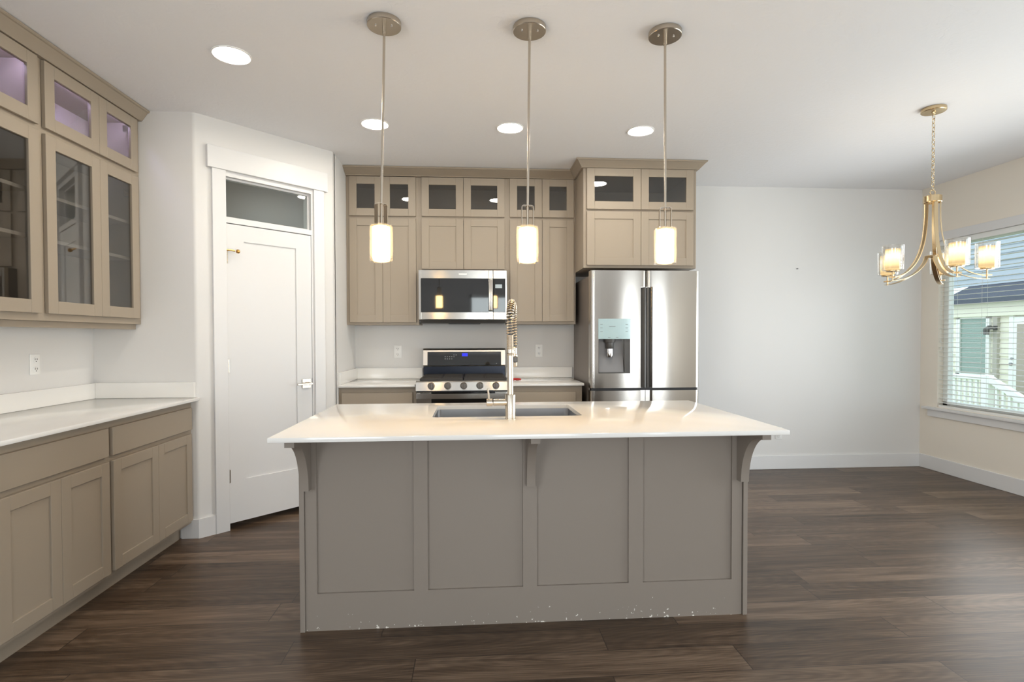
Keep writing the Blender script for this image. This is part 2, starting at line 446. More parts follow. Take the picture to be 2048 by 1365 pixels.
struct(MB().box(XL - T, XR + T, YB, YB + T, 0, H).build('wall_back', M['wall']), 'pale grey back wall behind range and fridge', 'wall')
# right wall with the dining window opening
WY0, WY1, WZ0, WZ1 = 3.12, 4.862, 0.618, 2.200
GY0, GY1, GZ0, GZ1 = 0.50, 2.90, 0.10, 2.20
struct(MB().box(XR, XR + T, YR, GY0, 0, H).box(XR, XR + T, GY1, WY0, 0, H).box(XR, XR + T, GY0, GY1, 0, GZ0).box(XR, XR + T, GY0, GY1, GZ1, H).box(XR, XR + T, WY1, YB, 0, H).box(XR, XR + T, WY0, WY1, 0, WZ0).box(XR, XR + T, WY0, WY1, WZ1, H).build('wall_right', M['wall_warm']), 'warm beige dining wall around the window', 'wall')
# rear wall behind the viewer, with a large window
RX0, RX1, RZ0, RZ1 = -0.10, 1.80, 0.15, 2.30
struct(MB().box(XL - T, RX0, YR - T, YR, 0, H).box(RX1, 3.50, YR - T, YR, 0, H).box(4.20, XR + T, YR - T, YR, 0, H).box(3.50, 4.20, YR - T, YR, 0, .15).box(3.50, 4.20, YR - T, YR, 2.25, H).box(RX0, RX1, YR - T, YR, 0, RZ0).box(RX0, RX1, YR - T, YR, RZ1, H).build('wall_rear', M['wall']), 'pale wall of the living area behind the viewer', 'wall')
rw = MB()
for x0, x1, z0, z1 in ((RX0, RX0 + .06, RZ0, RZ1), (RX1 - .06, RX1, RZ0, RZ1), (.82, .88, RZ0, RZ1), (RX0, RX1, RZ0, RZ0 + .07), (RX0, RX1, RZ1 - .07, RZ1)):
    rw.box(x0, x1, YR - .09, YR - .03, z0, z1)
rwo = struct(rw.build('window_2', M['vinyl']), 'large white framed window behind the viewer', 'window')
MB().box(RX0, RX1, YR - .065, YR - .055, RZ0, RZ1).build('window_glass', M['glass_win'], rwo)
rn = MB()
for x0, x1, z0, z1 in ((3.50, 3.55, .15, 2.25), (4.15, 4.20, .15, 2.25), (3.50, 4.20, .15, .21), (3.50, 4.20, 2.19, 2.25)):
    rn.box(x0, x1, YR - .09, YR - .03, z0, z1)
rno = struct(rn.build('window_5', M['vinyl']), 'narrow white framed window in the rear corner behind the viewer', 'window')
MB().box(3.50, 4.20, YR - .065, YR - .055, .15, 2.25).build('window_glass', M['glass_win'], rno)
pw3 = MB()
for y0, y1, z0, z1 in ((GY0, GY0 + .07, GZ0, GZ1), (GY1 - .07, GY1, GZ0, GZ1), (1.66, 1.74, GZ0, GZ1), (GY0, GY1, GZ0, GZ0 + .08), (GY0, GY1, GZ1 - .08, GZ1)):
    pw3.box(XR + .03, XR + .09, y0, y1, z0, z1)
pwo = struct(pw3.build('window_3', M['vinyl']), 'white framed glass patio door beside the viewer', 'window')
MB().box(XR + .055, XR + .065, GY0, GY1, GZ0, GZ1).build('window_glass', M['glass_win'], pwo)
pw4 = MB()
for y0, y1, z0, z1 in ((LY0, LY0 + .06, LZ0, LZ1), (LY1 - .06, LY1, LZ0, LZ1), (-1.43, -1.37, LZ0, LZ1), (LY0, LY1, LZ0, LZ0 + .06), (LY0, LY1, LZ1 - .06, LZ1)):
    pw4.box(XL - .09, XL - .03, y0, y1, z0, z1)
pwo = struct(pw4.build('added_window_4', M['vinyl']), 'added white framed window in the unseen left wall behind the viewer', 'window')  # unseen opening, added to go with the left fill light
MB().box(XL - .065, XL - .055, LY0, LY1, LZ0, LZ1).build('window_glass', M['glass_win'], pwo)
# wall ending the left counter
struct(MB().box(XL, K1[0] - 0.012, YN, YN + 0.10, 0, H).build('wall_nook', M['wall']), 'narrow pale wall at the far end of the left counter', 'wall')


def dl(t, off=0.0):             # a point on the diagonal wall: t along it, off in front of it
    c = math.sqrt(.5)
    return (K1[0] + t * c + off * c, K1[1] + t * c - off * c)


def arc_pts(cx, cy, r, a0, a1, n=6):
    return [(cx + r * math.cos(a0 + (a1 - a0) * i / n), cy + r * math.sin(a0 + (a1 - a0) * i / n)) for i in range(n + 1)]


DW = 0.981
R_ = 0.03; tan_ = R_ * math.tan(PI / 8)
# rounded outside corners: tangent arcs of radius R_
left_arc = arc_pts(K1[0] - tan_, K1[1] + R_, R_, -PI / 2, -PI / 4)
right_c = (K2[0] - R_, K2[1] + tan_)
right_arc = arc_pts(right_c[0], right_c[1], R_, -PI / 4, 0)
pw = MB()
o0, o1 = 0.150, 0.832           # door opening along the wall
pw.prism(left_arc + [dl(o0), dl(o0, -.11), (K1[0] - .06, K1[1] + .10)], 'z', 0, H)
pw.prism([dl(o1)] + right_arc + [(K2[0], K2[1] + .06), (K2[0] - .11, K2[1] + .06), dl(o1, -.11)], 'z', 0, H)
pw.prism([dl(o0), dl(o1), dl(o1, -.11), dl(o0, -.11)], 'z', 2.41, H)
struct(pw.build('wall_pantry', M['wall'], smooth=True, angle=20), 'diagonal pale wall around the white pantry door', 'wall')
struct(MB().box(K2[0] - .11, K2[0], K2[1] + 0.04, YB, 0, H).build('wall_alcove', M['wall']), 'short pale wall between pantry corner and back counter', 'wall')

# baseboards
BB = 0.132
struct(MB().box(1.86, XR, YB - .015, YB, 0, BB, .003).build('baseboard_back', M['trim']), 'white baseboard along the back wall beside the fridge', 'baseboard')
struct(MB().box(XR - .015, XR, GY1 + .1, YB - .015, 0, BB, .003).build('baseboard_right', M['trim']), 'white baseboard under the dining window', 'baseboard')
struct(MB().box(-1.885, K1[0] + .004, YN - .015, YN, 0, .124, .002).build('baseboard_nook', M['trim']), 'stub of white baseboard at the end of the left cabinets', 'baseboard')
bp_ = MB(); bp_.prism([dl(-0.003), dl(-.006, .015), dl(.104, .015), dl(.104)], 'z', 0, .124)
struct(bp_.build('baseboard_pantry', M['trim']), 'short white baseboard left of the pantry door', 'baseboard')

# ------------------------------------------------------------------ pantry door (local x along the wall, y into it)
pd = empty('door_1', (K1[0], K1[1], 0), PI / 4, 'white single panel pantry door with glass transom on the diagonal wall', 'door', kind='structure')
leaf = MB()
lx0, lx1, lz0, lz1, px0, px1, pz0, pz1 = .189, .794, .042, 2.062, .305, .677, .327, 1.953
leaf.box(lx0, px0, .0, .036, lz0, lz1).box(px1, lx1, .0, .036, lz0, lz1).box(px0, px1, .0, .036, lz0, pz0).box(px0, px1, .0, .036, pz1, lz1).box(px0 - .004, px1 + .004, .009, .03, pz0 - .004, pz1 + .004)
leaf = leaf.build('door_leaf', M['door'], pd)
for z in (1.840, 1.107, .362):
    h = MB(); h.lathe([(.0065, -.044), (.0065, .044)], (.1875, -.006, z), 10).lathe([(.0045, .044), (.0045, .049), (.002, .051)], (.1875, -.006, z), 10).box(.187, .200, -.0015, .001, z - .044, z + .044)
    h.build('hinge', M['nickel'], pd, True)
st = MB(); st.tube([(.190, -.012, 1.884), (.21, -.02, 1.884), (.235, -.032, 1.880)], .006, 10).lathe([(.006, -.012), (.013, -.008), (.013, .006), (.009, .009)], (.250, -.04, 1.877), 14, 'x')
st.build('hinge_stop', M['brass'], pd, True, label='brass hinge pin door stop')
lv = MB(); lv.box(.714, .780, -.008, 0, .920, .987, .001)
lev = lv.build('lever_handle', M['nickel'], pd)
l2 = MB(); l2.lathe([(.011, -.045), (.011, -.008)], (.762, 0, .953), 14, 'y').box(.655, .775, -.052, -.040, .946, .960, .002)
l2.build('lever', M['nickel'], lev, True)
MB().box(.797, .803, -.002, .03, .925, .990).build('strike_plate', M['nickel'], pd)
fr_ = MB()                       # jambs, transom bar, stops
fr_.box(.150, .186, -.004, .11, 0, 2.41).box(.797, .832, -.004, .11, 0, 2.41).box(.186, .797, -.004, .11, 2.068, 2.104).box(.186, .797, -.004, .11, 2.376, 2.41)
fr_.box(.186, .198, .030, .055, 2.104, 2.376).box(.785, .797, .030, .055, 2.104, 2.376).box(.198, .785, .030, .055, 2.104, 2.114).box(.198, .785, .030, .055, 2.364, 2.376)
fr_.build('door_frame', M['trim'], pd)
MB().box(.192, .791, .040, .045, 2.108, 2.372).build('transom_glass', M['glass_win'], pd)
cs = MB(); cs.box(.100, .1855, -.021, 0, 0, 2.41, .0015).box(.8125, .896, -.021, 0, 0, 2.41, .0015)
cso = cs.build('door_casing', M['trim'], pd)
MB().box(.070, .924, -.030, 0, 2.410, 2.554, .002).build('head_casing', M['trim'], pd)

# ------------------------------------------------------------------ dining window, trim and blind
w1 = MB()
for y0, y1, z0, z1 in ((WY0, WY0 + .055, WZ0, WZ1), (WY1 - .055, WY1, WZ0, WZ1), (WY0, WY1, WZ0, WZ0 + .055), (WY0, WY1, WZ1 - .055, WZ1), (3.915, 3.965, WZ0, WZ1)):
    w1.box(XR + .055, XR + .11, y0, y1, z0, z1, .004)
win = struct(w1.build('window_1', M['vinyl']), 'white vinyl dining window looking at the neighbouring house', 'window')
MB().box(XR + .080, XR + .086, WY0 + .05, WY1 - .05, WZ0 + .05, WZ1 - .05).build('window_glass', M['glass_win'], win)
struct(MB().box(XR - .022, XR, WY0 - .06, WY1 + .008, 2.198, 2.276, .002).build('trim_1', M['trim']), 'flat white head trim above the dining window', 'trim')
struct(MB().box(XR - .048, XR + .055, WY0 - .12, WY1 + .13, .588, .612, .004, 2).build('trim_2', M['trim']), 'projecting white sill of the dining window', 'trim')
struct(MB().box(XR - .020, XR, WY0 - .08, WY1 + .09, .520, .588, .002).build('trim_3', M['trim']), 'white apron board below the dining window sill', 'trim')
bl = empty('window_blind', (XR + .028, 0, 0), 0, 'white horizontal slat blind hanging in the dining window', 'blind')
MB().box(-.027, .027, WY0 + .006, WY1 - .006, 2.150, 2.198, .002).build('headrail', M['vinyl'], bl)
sl = MB(); z = .660
nsl = 0
while z < 2.145:
    a = math.radians(2.0); dx = .0245 * math.cos(a); dz = .0245 * math.sin(a)
    sl.prism([(-dx, z - dz), (0, z + .0022), (dx, z + dz), (dx, z + dz + .0026), (0, z + .0048), (-dx, z - dz + .0026)], 'y', WY0 + .010, WY1 - .010)
    z += .0440; nsl += 1
sl.build('slats', M['slat'], bl)
MB().box(-.026, .026, WY0 + .010, WY1 - .010, .616, .638, .003).build('bottom_rail', M['slat'], bl)
lc = MB()
for y in (WY1 - .15, 4.42, 3.94, 3.46, WY0 + .15):
    for x in (-.026, .026):
        lc.tube([(x, y, .63), (x, y, 2.16)], .0011, 5)
lc.build('ladder_cord', M['cord'], bl)
tl = MB(); tl.tube([(-.033, WY1 - .035, 1.24), (-.033, WY1 - .035, 2.16)], .0009, 5).lathe([(.003, .032), (.006, .012), (.006, 0)], (-.033, WY1 - .035, 1.235), 10)
tl.build('pull_cord', M['cord'], bl, True)
tl = MB(); tl.tube([(-.033, WY1 - .043, 1.17), (-.033, WY1 - .043, 2.16)], .0009, 5).lathe([(.003, .032), (.006, .012), (.006, 0)], (-.033, WY1 - .043, 1.165), 10)
tl.build('pull_cord', M['cord'], bl, True)

# ------------------------------------------------------------------ cabinets (local x right, y depth, z up; front of the face frame at y=0)
SW = .0635                      # door stile width
TH = .020                       # door thickness


def shaker(root, name, x0, x1, z0, z1, s=SW):
    d = MB(); b = .0012
    d.box(x0, x0 + s, -TH, -.001, z0, z1, b).box(x1 - s, x1, -TH, -.001, z0, z1, b).box(x0 + s, x1 - s, -TH, -.001, z0, z0 + s, b).box(x0 + s, x1 - s, -TH, -.001, z1 - s, z1, b)
    d.box(x0 + s - .003, x1 - s + .003, -TH + .008, -.004, z0 + s - .003, z1 - s + .003)
    return d.build(name, M['taupe'], root)


def glazed(root, name, x0, x1, z0, z1, s=SW):
    d = MB(); b = .0012
    d.box(x0, x0 + s, -TH, -.001, z0, z1, b).box(x1 - s, x1, -TH, -.001, z0, z1, b).box(x0 + s, x1 - s, -TH, -.001, z0, z0 + s, b).box(x0 + s, x1 - s, -TH, -.001, z1 - s, z1, b)
    o = d.build(name, M['taupe'], root)
    MB().box(x0 + s - .004, x1 - s + .004, -TH + .010, -TH + .013, z0 + s - .004, z1 - s + .004).build('glass_pane', M['glass_cab'], o)
    return o


def slab(root, name, x0, x1, z0, z1):
    return MB().box(x0, x1, -TH, -.001, z0, z1, .0015).build(name, M['taupe'], root)


def carcass(root, w, d, z0, z1, holes=(), extra=(), inner='shelf'):
    """hollow box with a face frame; holes = (x0,x1,z0,z1) openings in the face"""
    p = .018; c = MB()
    c.box(0, p, .019, d, z0, z1).box(w - p, w, .019, d, z0, z1).box(p, w - p, .019, d, z0, z0 + p).box(p, w - p, .019, d, z1 - p, z1).box(p, w - p, d - .008, d, z0 + p, z1 - p)
    for e in extra: c.box(*e)
    o = c.build('carcass', M['taupe'], root)
    return o


def face_frame(root, w, z0, z1, holes):
    xs = sorted({0, w, *[h[0] for h in holes], *[h[1] for h in holes]}); zs = sorted({z0, z1, *[h[2] for h in holes], *[h[3] for h in holes]})
    f = MB()
    for xa, xb in zip(xs, xs[1:]):
        run = None
        for za, zb in zip(zs, zs[1:]):
            cx, cz = (xa + xb) / 2, (za + zb) / 2
            open_ = any(h[0] < cx < h[1] and h[2] < cz < h[3] for h in holes)
            if not open_: f.box(xa, xb, 0, .0195, za, zb)
    bmesh.ops.remove_doubles(f.bm, verts=f.bm.verts, dist=1e-5)
    return f.build('face_frame', M['taupe'], root)


def hinge_pair(door, x, zs):
    for z in zs:
        h = MB()
        h.box(x - .012, x + .012, .004, .05, z - .02, z + .02, .003).lathe([(.012, 0), (.012, .012)], (x + .02, -.004, z), 12, 'y').box(x - .004, x + .03, .01, .022, z - .006, z + .006, .002)
        h.build('cup_hinge', M['chrome'], door, True)


def wall_cabinet(name, loc, rz, w, d, z0, z1, doors_lo, doors_hi, zlo, zhi, label, glazed_lo=False, shelves=(), group=None, led=False):
    r = empty(name, loc, rz, label, 'cabinet', group)
    zm = (zlo[1] + zhi[0]) / 2
    extra = [(.018, w - .018, .0195, d - .008, zm - .009, zm + .009)]
    carcass(r, w, d, z0, z1, (), extra)
    g = .022
    holes = [(doors_hi[0][0] + g, doors_hi[-1][1] - g, zhi[0] + g, zhi[1] - g)]
    holes.append((doors_lo[0][0] + g, doors_lo[-1][1] - g, zlo[0] + g, zlo[1] - g))
    face_frame(r, w, z0, z1, holes)
    for x0, x1 in doors_hi:
        o = glazed(r, 'glass_door', x0, x1, zhi[0], zhi[1])
    for x0, x1 in doors_lo:
        (glazed if glazed_lo else shaker)(r, 'glass_door' if glazed_lo else 'panel_door', x0, x1, zlo[0], zlo[1])
    for zs in shelves:
        MB().box(.019, w - .019, .03, d - .012, zs - .018, zs, .001).build('shelf', M['shelf'], r)
    if led:
        MB().box(.06, w - .06, .022, .034, z1 - .030, z1 - .019).build('led_strip', M['glow_led'], r, label='lavender glowing light strip')
    return r


# --- left run of upper cabinets (face looks toward +x): local x = world y
UX = -2.120
uA = wall_cabinet('upper_cabinet', (UX, 2.030, 0), PI / 2, .785, .291, 1.385, 2.6715, [(.010, .3885), (.3905, .766)], [(.010, .3885), (.3905, .766)], (1.421, 2.308), (2.337, 2.666), 'taupe glass door upper cabinet on the left wall cut off by the picture edge', True, (2.030, 1.805), 'glass front upper cabinets on the left wall', True)
uB = wall_cabinet('upper_cabinet', (UX, 2.815, 0), PI / 2, .796, .291, 1.385, 2.6715, [(.0215, .4095), (.4115, .757)], [(.0215, .4095), (.4115, .757)], (1.421, 2.308), (2.337, 2.666), 'taupe glass door upper cabinet in the corner next to the pantry wall', True, (2.030, 1.805), 'glass front upper cabinets on the left wall', True)
gd = [c for c in uB.children if c.name.startswith('glass_door')]
hinge_pair(gd[1], .735, (2.60, 2.41)); hinge_pair(gd[3], .735, (2.20, 1.47)); hinge_pair(gd[0], .045, (2.60, 2.41)); hinge_pair(gd[2], .045, (2.20, 1.47))
lr = MB().box(UX - .055, UX - .030, 2.03, 3.610, 1.352, 1.386, .002).build('light_rail', M['taupe'])
tag(lr, 'thin taupe rail under the left wall upper cabinets', 'moulding')


def crown_profile(d0, z0, d1, z1):
    """outline in (projection, height); projection grows toward the room"""
    return [(-.03, z0), (d0, z0), (d0 + .006, z0 + .006), (d1 - .012, z1 - .014), (d1 - .004, z1 - .012), (d1, z1 - .006), (d1, z1), (-.03, z1)]


cp = crown_profile(.024, 2.6717, .074, 2.737)
cl = MB(); cl.prism([(UX - .02 + p[0] + .02, p[1]) for p in cp], 'y', 2.03, 3.611)
tag(cl.build('crown_moulding', M['taupe']), 'taupe crown moulding capping the left wall upper cabinets', 'moulding', 'cabinet crown mouldings')

# --- left run of base cabinets
BX = -1.820


def base_cabinet(name, loc, rz, w, d, drawers, doors, ztop, label, group, toe=.075, zd=(.128, .684), zdr=(.711, .852)):
    r = empty(name, loc, rz, label, 'cabinet', group)
    b = MB(); b.box(0, w, 0, d, .105, ztop)
    b.build('carcass', M['taupe'], r)
    MB().box(0, w, toe, toe + .018, 0, .1055).build('toe_kick', M['taupe'], r)
    for x0, x1 in drawers: slab(r, 'drawer_front', x0, x1, zdr[0], zdr[1])
    for x0, x1 in doors: shaker(r, 'panel_door', x0, x1, zd[0], zd[1], .058)
    return r


base_cabinet('base_cabinet', (BX, 2.120, 0), PI / 2, .691, .590, [(.043, .675)], [(.043, .3605), (.3625, .677)], .894, 'taupe base cabinet under the left counter cut off by the picture edge', 'base cabinets under the left counter')
base_cabinet('base_cabinet', (BX, 2.811, 0), PI / 2, .797, .590, [(.0115, .773)], [(.0155, .4005), (.4025, .766)], .894, 'taupe base cabinet in the corner beside the pantry door casing', 'base cabinets under the left counter')


def counter(name, boxes, label):
    b = MB()
    x0, x1, y0, y1 = boxes[0]
    b.box(x0, x1, y0, y1, .894, .914, .003, 2)
    o = b.build(name, M['quartz'], None, True, 40)
    tag(o, label, 'countertop')
    return o


lcn = counter('countertop', [(XL + .001, -1.763, 2.10, YN - .001)], 'white quartz countertop along the left wall')
b = MB(); b.box(XL + .001, XL + .021, 2.10, YN - .001, .9142, 1.012, .002)
b.build('backsplash', M['quartz'], lcn)
MB().box(XL + .021, -1.788, YN - .021, YN - .001, .9142, 1.012, .002).build('backsplash', M['quartz'], lcn)

# --- upper cabinets on the back wall
FY = 4.740
GRP = 'upper cabinets on the back wall'
wall_cabinet('upper_cabinet', (-1.086, FY, 0), 0, .6145, YB - FY - .002, 1.406, 2.6795, [(.028, .3075), (.3095, .5925)], [(.028, .3075), (.3095, .5925)], (1.427, 2.3195), (2.3405, 2.676), 'taupe upper cabinet left of the microwave with two small glass doors', group=GRP)
wall_cabinet('upper_cabinet', (-.4710, FY, 0), 0, .7665, YB - FY - .002, 1.871, 2.6795, [(.0265, .3855), (.3885, .7440)], [(.0265, .3855), (.3885, .7440)], (1.888, 2.3225), (2.343, 2.677), 'taupe upper cabinet directly above the microwave', group=GRP)
wall_cabinet('upper_cabinet', (.2960, FY, 0), 0, .6055, YB - FY - .002, 1.410, 2.6815, [(.0235, .3055), (.3080, .5880)], [(.0235, .3055), (.3080, .5880)], (1.433, 2.3235), (2.3445, 2.679), 'taupe upper cabinet between microwave and fridge', group=GRP)
wall_cabinet('fridge_cabinet', (.9020, 4.400, 0), 0, .9500, YB - 4.400 - .002, 1.865, 2.6800, [(.0265, .4760), (.4790, .9230)], [(.0265, .4760), (.4790, .9230)], (1.886, 2.3285), (2.3455, 2.6775), 'deep taupe cabinet above the stainless fridge', group=None)
# crowns
cb = MB(); pb = crown_profile(.022, 2.6817, .118, 2.737); pf = crown_profile(.022, 2.6802, .088, 2.738)
va = [cb.bm.verts.new((-1.086, FY - p[0], p[1])) for p in pb]
vb = [cb.bm.verts.new((.901 - .78 * max(q[0], 0) - .001, FY - p[0], p[1])) for p, q in zip(pb, pf)]      # coped against the fridge cabinet's crown
cb.bm.faces.new(va); cb.bm.faces.new(vb)
for i in range(len(va)): cb.bm.faces.new((va[i], va[(i + 1) % len(va)], vb[(i + 1) % len(va)], vb[i]))
bmesh.ops.recalc_face_normals(cb.bm, faces=cb.bm.faces)
tag(cb.build('crown_moulding', M['taupe']), 'long taupe crown moulding above the back wall upper cabinets', 'moulding', 'cabinet crown mouldings')
fc = MB()
prof = crown_profile(.022, 2.6802, .088, 2.738)
x0, x1, yf = .9020, 1.8520, 4.400
rings = []
for (px, py, sx, sy) in ((x0, YB - .001, -1, 0), (x0, yf, -1, -1), (x1, yf, 1, -1), (x1, YB - .001, 1, 0)):
    rings.append([fc.bm.verts.new((px + sx * max(p[0], -.02) * (.78 if sx < 0 else .72), py + sy * p[0], p[1])) for p in prof])
n = len(prof)
for A, B in zip(rings, rings[1:]):
    for i in range(n): fc.bm.faces.new((A[i], A[(i + 1) % n], B[(i + 1) % n], B[i]))
fc.bm.faces.new(rings[0]); fc.bm.faces.new(rings[-1])
# the left return stops above the neighbouring crown's line, so it begins in front of it
bmesh.ops.recalc_face_normals(fc.bm, faces=fc.bm.faces)
tag(fc.build('crown_moulding', M['taupe']), 'taupe crown moulding wrapping the cabinet above the fridge', 'moulding', 'cabinet crown mouldings')

# --- base cabinets on the back wall
base_cabinet('base_cabinet', (-1.086, 4.440, 0), 0, .6155, .615, [(.025, .589)], [(.025, .306), (.308, .589)], .893, 'taupe base cabinet left of the range', 'base cabinets along the back wall', zd=(.128, .690), zdr=(.712, .850))
base_cabinet('base_cabinet', (.2985, 4.440, 0), 0, .6000, .615, [(.022, .545)], [(.022, .283), (.285, .545)], .893, 'taupe base cabinet between range and fridge', 'base cabinets along the back wall', zd=(.128, .690), zdr=(.712, .842))
c1 = counter('countertop', [(-1.086, -.4720, 4.400, YB - .001)], 'white quartz countertop left of the range')
MB().box(-1.066, -.4720, YB - .021, YB - .001, .9142, 1.015, .002).build('backsplash', M['quartz'], c1)
MB().box(-1.086, -1.066, 4.402, YB - .001, .9142, 1.015, .002).build('backsplash', M['quartz'], c1)
c2 = counter('countertop', [(.3000, .9100, 4.400, YB - .001)], 'white quartz countertop between range and fridge')
MB().box(.3000, .9280, YB - .021, YB - .001, .9142, 1.015, .002).build('backsplash', M['quartz'], c2)

# ------------------------------------------------------------------ outlets


def outlet(loc, rz, label):
    r = empty('wall_outlet', loc, rz, label, 'outlet', 'white wall outlets')
    MB().box(-.035, .035, -.006, 0, -.0575, .0575, .003, 2).build('cover_plate', M['plate'], r, True)
    for z in (.026, -.026):
        s = MB(); s.lathe([(.0165, 0), (.0165, -.0085), (.015, -.0095)], (0, 0, z), 20, 'y')
        o = s.build('receptacle', M['plate'], r, True)
        q = MB(); q.box(-.0085, -.0055, -.0102, -.009, z - .002, z + .009).box(.0055, .0085, -.0102, -.009, z - .002, z + .008).lathe([(.003, -.009), (.003, -.0102)], (0, 0, z - .009), 10, 'y')
        q.build('slot', M['slot'], o)
    return r


outlet((XL, 3.150, 1.153), PI / 2, 'white wall outlet above the left counter')
outlet((-.700, YB, 1.164), 0, 'white wall outlet above the counter left of the range')
outlet((.614, YB, 1.167), 0, 'white wall outlet between the faucet and the fridge')
outlet((2.966, YB, .350), 0, 'low white wall outlet half hidden behind the island corner')
nl = MB(); nl.lathe([(.004, 0), (.004, -.012), (.006, -.014)], (3.142, YB, 1.954), 10, 'y')
tag(nl.build('nail', M['mid_grey'], None, True), 'tiny grey nail left in the bare back wall', 'nail')

# ------------------------------------------------------------------ island
IY = 2.418
isl = empty('kitchen_island', (.25, 2.77, 0), 0, 'long taupe kitchen island with four recessed front panels and chipped paint', 'island')


def ipart(mb, name, mt, parent=None, **k):
    bmesh.ops.translate(mb.bm, verts=mb.bm.verts, vec=(-.25, -2.77, 0))
    return mb.build(name, mt, parent or isl, **k)


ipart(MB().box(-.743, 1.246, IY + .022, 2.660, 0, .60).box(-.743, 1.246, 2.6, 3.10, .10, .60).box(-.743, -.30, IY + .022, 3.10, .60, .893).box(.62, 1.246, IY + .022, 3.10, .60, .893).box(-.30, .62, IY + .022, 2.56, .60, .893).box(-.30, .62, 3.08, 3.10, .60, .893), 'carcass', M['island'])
ff = MB()
pan = [(-.693, -.2700), (-.2075, .2190), (.2830, .7060), (.7740, 1.1950)]
xs = [-.743] + [v for p in pan for v in p] + [1.243]
for i in range(0, len(xs), 2): ff.box(xs[i], xs[i + 1], IY, IY + .02, 0, .893)
for a, b_ in pan: ff.box(a, b_, IY, IY + .02, 0, .1655).box(a, b_, IY, IY + .02, .862, .893)
bmesh.ops.remove_doubles(ff.bm, verts=ff.bm.verts, dist=1e-5)
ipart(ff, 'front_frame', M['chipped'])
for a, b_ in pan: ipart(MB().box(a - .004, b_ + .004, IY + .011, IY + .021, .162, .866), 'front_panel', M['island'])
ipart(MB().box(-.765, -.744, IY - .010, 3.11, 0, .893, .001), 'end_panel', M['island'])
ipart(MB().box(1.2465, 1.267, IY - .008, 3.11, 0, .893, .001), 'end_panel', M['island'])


def corbel(xc, w):
    pts = []
    y0, y1, zt, zb = IY - .001, 2.195, .893, .632
    pts += [(y0, zt), (y1, zt), (y1, zt - .033), (y1 + .022, zt - .033)]
    cx, cz, rx, rz_ = y1 + .022, zb, .145, (zt - .033 - zb)
    for i in range(1, 13):
        a = PI / 2 * i / 12
        pts.append((y1 + .022 + (IY - .040 - y1 - .022) * math.sin(a), zb + rz_ * math.cos(a) * 1.0 - 0))
    pts += [(IY - .040, zb), (y0, zb)]
    c = MB(); c.prism(pts, 'x', xc - w / 2, xc + w / 2)
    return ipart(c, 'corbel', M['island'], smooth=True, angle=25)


corbel(-.7330, .038); corbel(.2520, .038); corbel(1.2360, .038)

# countertop with a sink cut-out
def slab_with_hole(b, o, h, z0, z1, r=.02):
    (x0, x1, y0, y1), (a0, a1, b0, b1) = o, h
    inner = []
    for cx, cy, s in ((a1 - r, b1 - r, 0), (a0 + r, b1 - r, 1), (a0 + r, b0 + r, 2), (a1 - r, b0 + r, 3)):
        inner += arc_pts(cx, cy, r, s * PI / 2, (s + 1) * PI / 2, 5)
    outer = [(x1, y1), (x0, y1), (x0, y0), (x1, y0)]
    n6 = 6
    loops = {}
    for z in (z0, z1):
        loops[z] = ([b.bm.verts.new((*p, z)) for p in outer], [b.bm.verts.new((*p, z)) for p in inner])
    fs = []
    for z in (z0, z1):
        O, I = loops[z]
        for q in range(4):
            arc = I[q * n6:(q + 1) * n6]; nx = I[((q + 1) % 4) * n6]
            fs.append(b.bm.faces.new([O[q]] + arc[::-1]))
            fs.append(b.bm.faces.new((O[q], O[(q + 1) % 4], nx, arc[-1])))
    for li in (0, 1):
        A, B = loops[z0][li], loops[z1][li]
        for i in range(len(A)): fs.append(b.bm.faces.new((A[i], A[(i + 1) % len(A)], B[(i + 1) % len(B)], B[i])))
    bmesh.ops.recalc_face_normals(b.bm, faces=fs)
    es = [e for e in b.bm.edges if (e.verts[0].co.z == z1 and e.verts[1].co.z == z1 and len(e.link_faces) == 2 and abs(e.link_faces[0].normal.dot(e.link_faces[1].normal)) < .5)]
    return b


SX0, SX1, SY0, SY1 = -.200, .530, 2.600, 3.030
ic = MB(); slab_with_hole(ic, (-.790, 1.292, 2.119, 3.163), (SX0, SX1, SY0, SY1), .894, .914)
oe = [e for e in ic.bm.edges if all(abs(v.co.z - .914) < 1e-6 or True for v in e.verts) and any(len({round(v.co.x, 4) for v in e.verts} & {-.79, 1.292}) == 1 and all(round(v.co.x, 4) == k for v in e.verts) for k in (-.79, 1.292)) or all(round(v.co.y, 4) in (2.119,) for v in e.verts) or all(round(v.co.y, 4) in (3.163,) for v in e.verts)]
oe = [e for e in oe if len(e.link_faces) == 2 and abs(e.link_faces[0].normal.dot(e.link_faces[1].normal)) < .5]
bmesh.ops.bevel(ic.bm, geom=oe, offset=.003, segments=2, affect='EDGES', profile=.5)
ico = ic.build('countertop', M['quartz'], None, True, 40)
tag(ico, 'wide white quartz island countertop with sink cut-out', 'countertop')

# undermount sink
sk = empty('kitchen_sink', (.165, 2.815, .70), 0, 'stainless undermount sink set in the island countertop', 'sink')
sb = MB()
bx0, bx1, by0, by1, bz = SX0 - .006, SX1 + .006, SY0 - .006, SY1 + .006, .690
r = .045
def rrect(x0, x1, y0, y1, r, n=5):
    out = []
    for cx, cy, s in ((x1 - r, y1 - r, 0), (x0 + r, y1 - r, 1), (x0 + r, y0 + r, 2), (x1 - r, y0 + r, 3)):
        out += arc_pts(cx, cy, r, s * PI / 2, (s + 1) * PI / 2, n)
    return out
lv_ = []
for ins, zz, rr in ((-.02, .8935, .05), (0, .8935, .03), (0.002, .74, .03), (.006, .712, .03), (.018, .695, .04), (.06, .690, .05)):
    lv_.append([sb.bm.verts.new((x - .165, y - 2.815, zz - .70)) for x, y in rrect(bx0 + ins, bx1 - ins, by0 + ins, by1 - ins, max(rr, .01))])
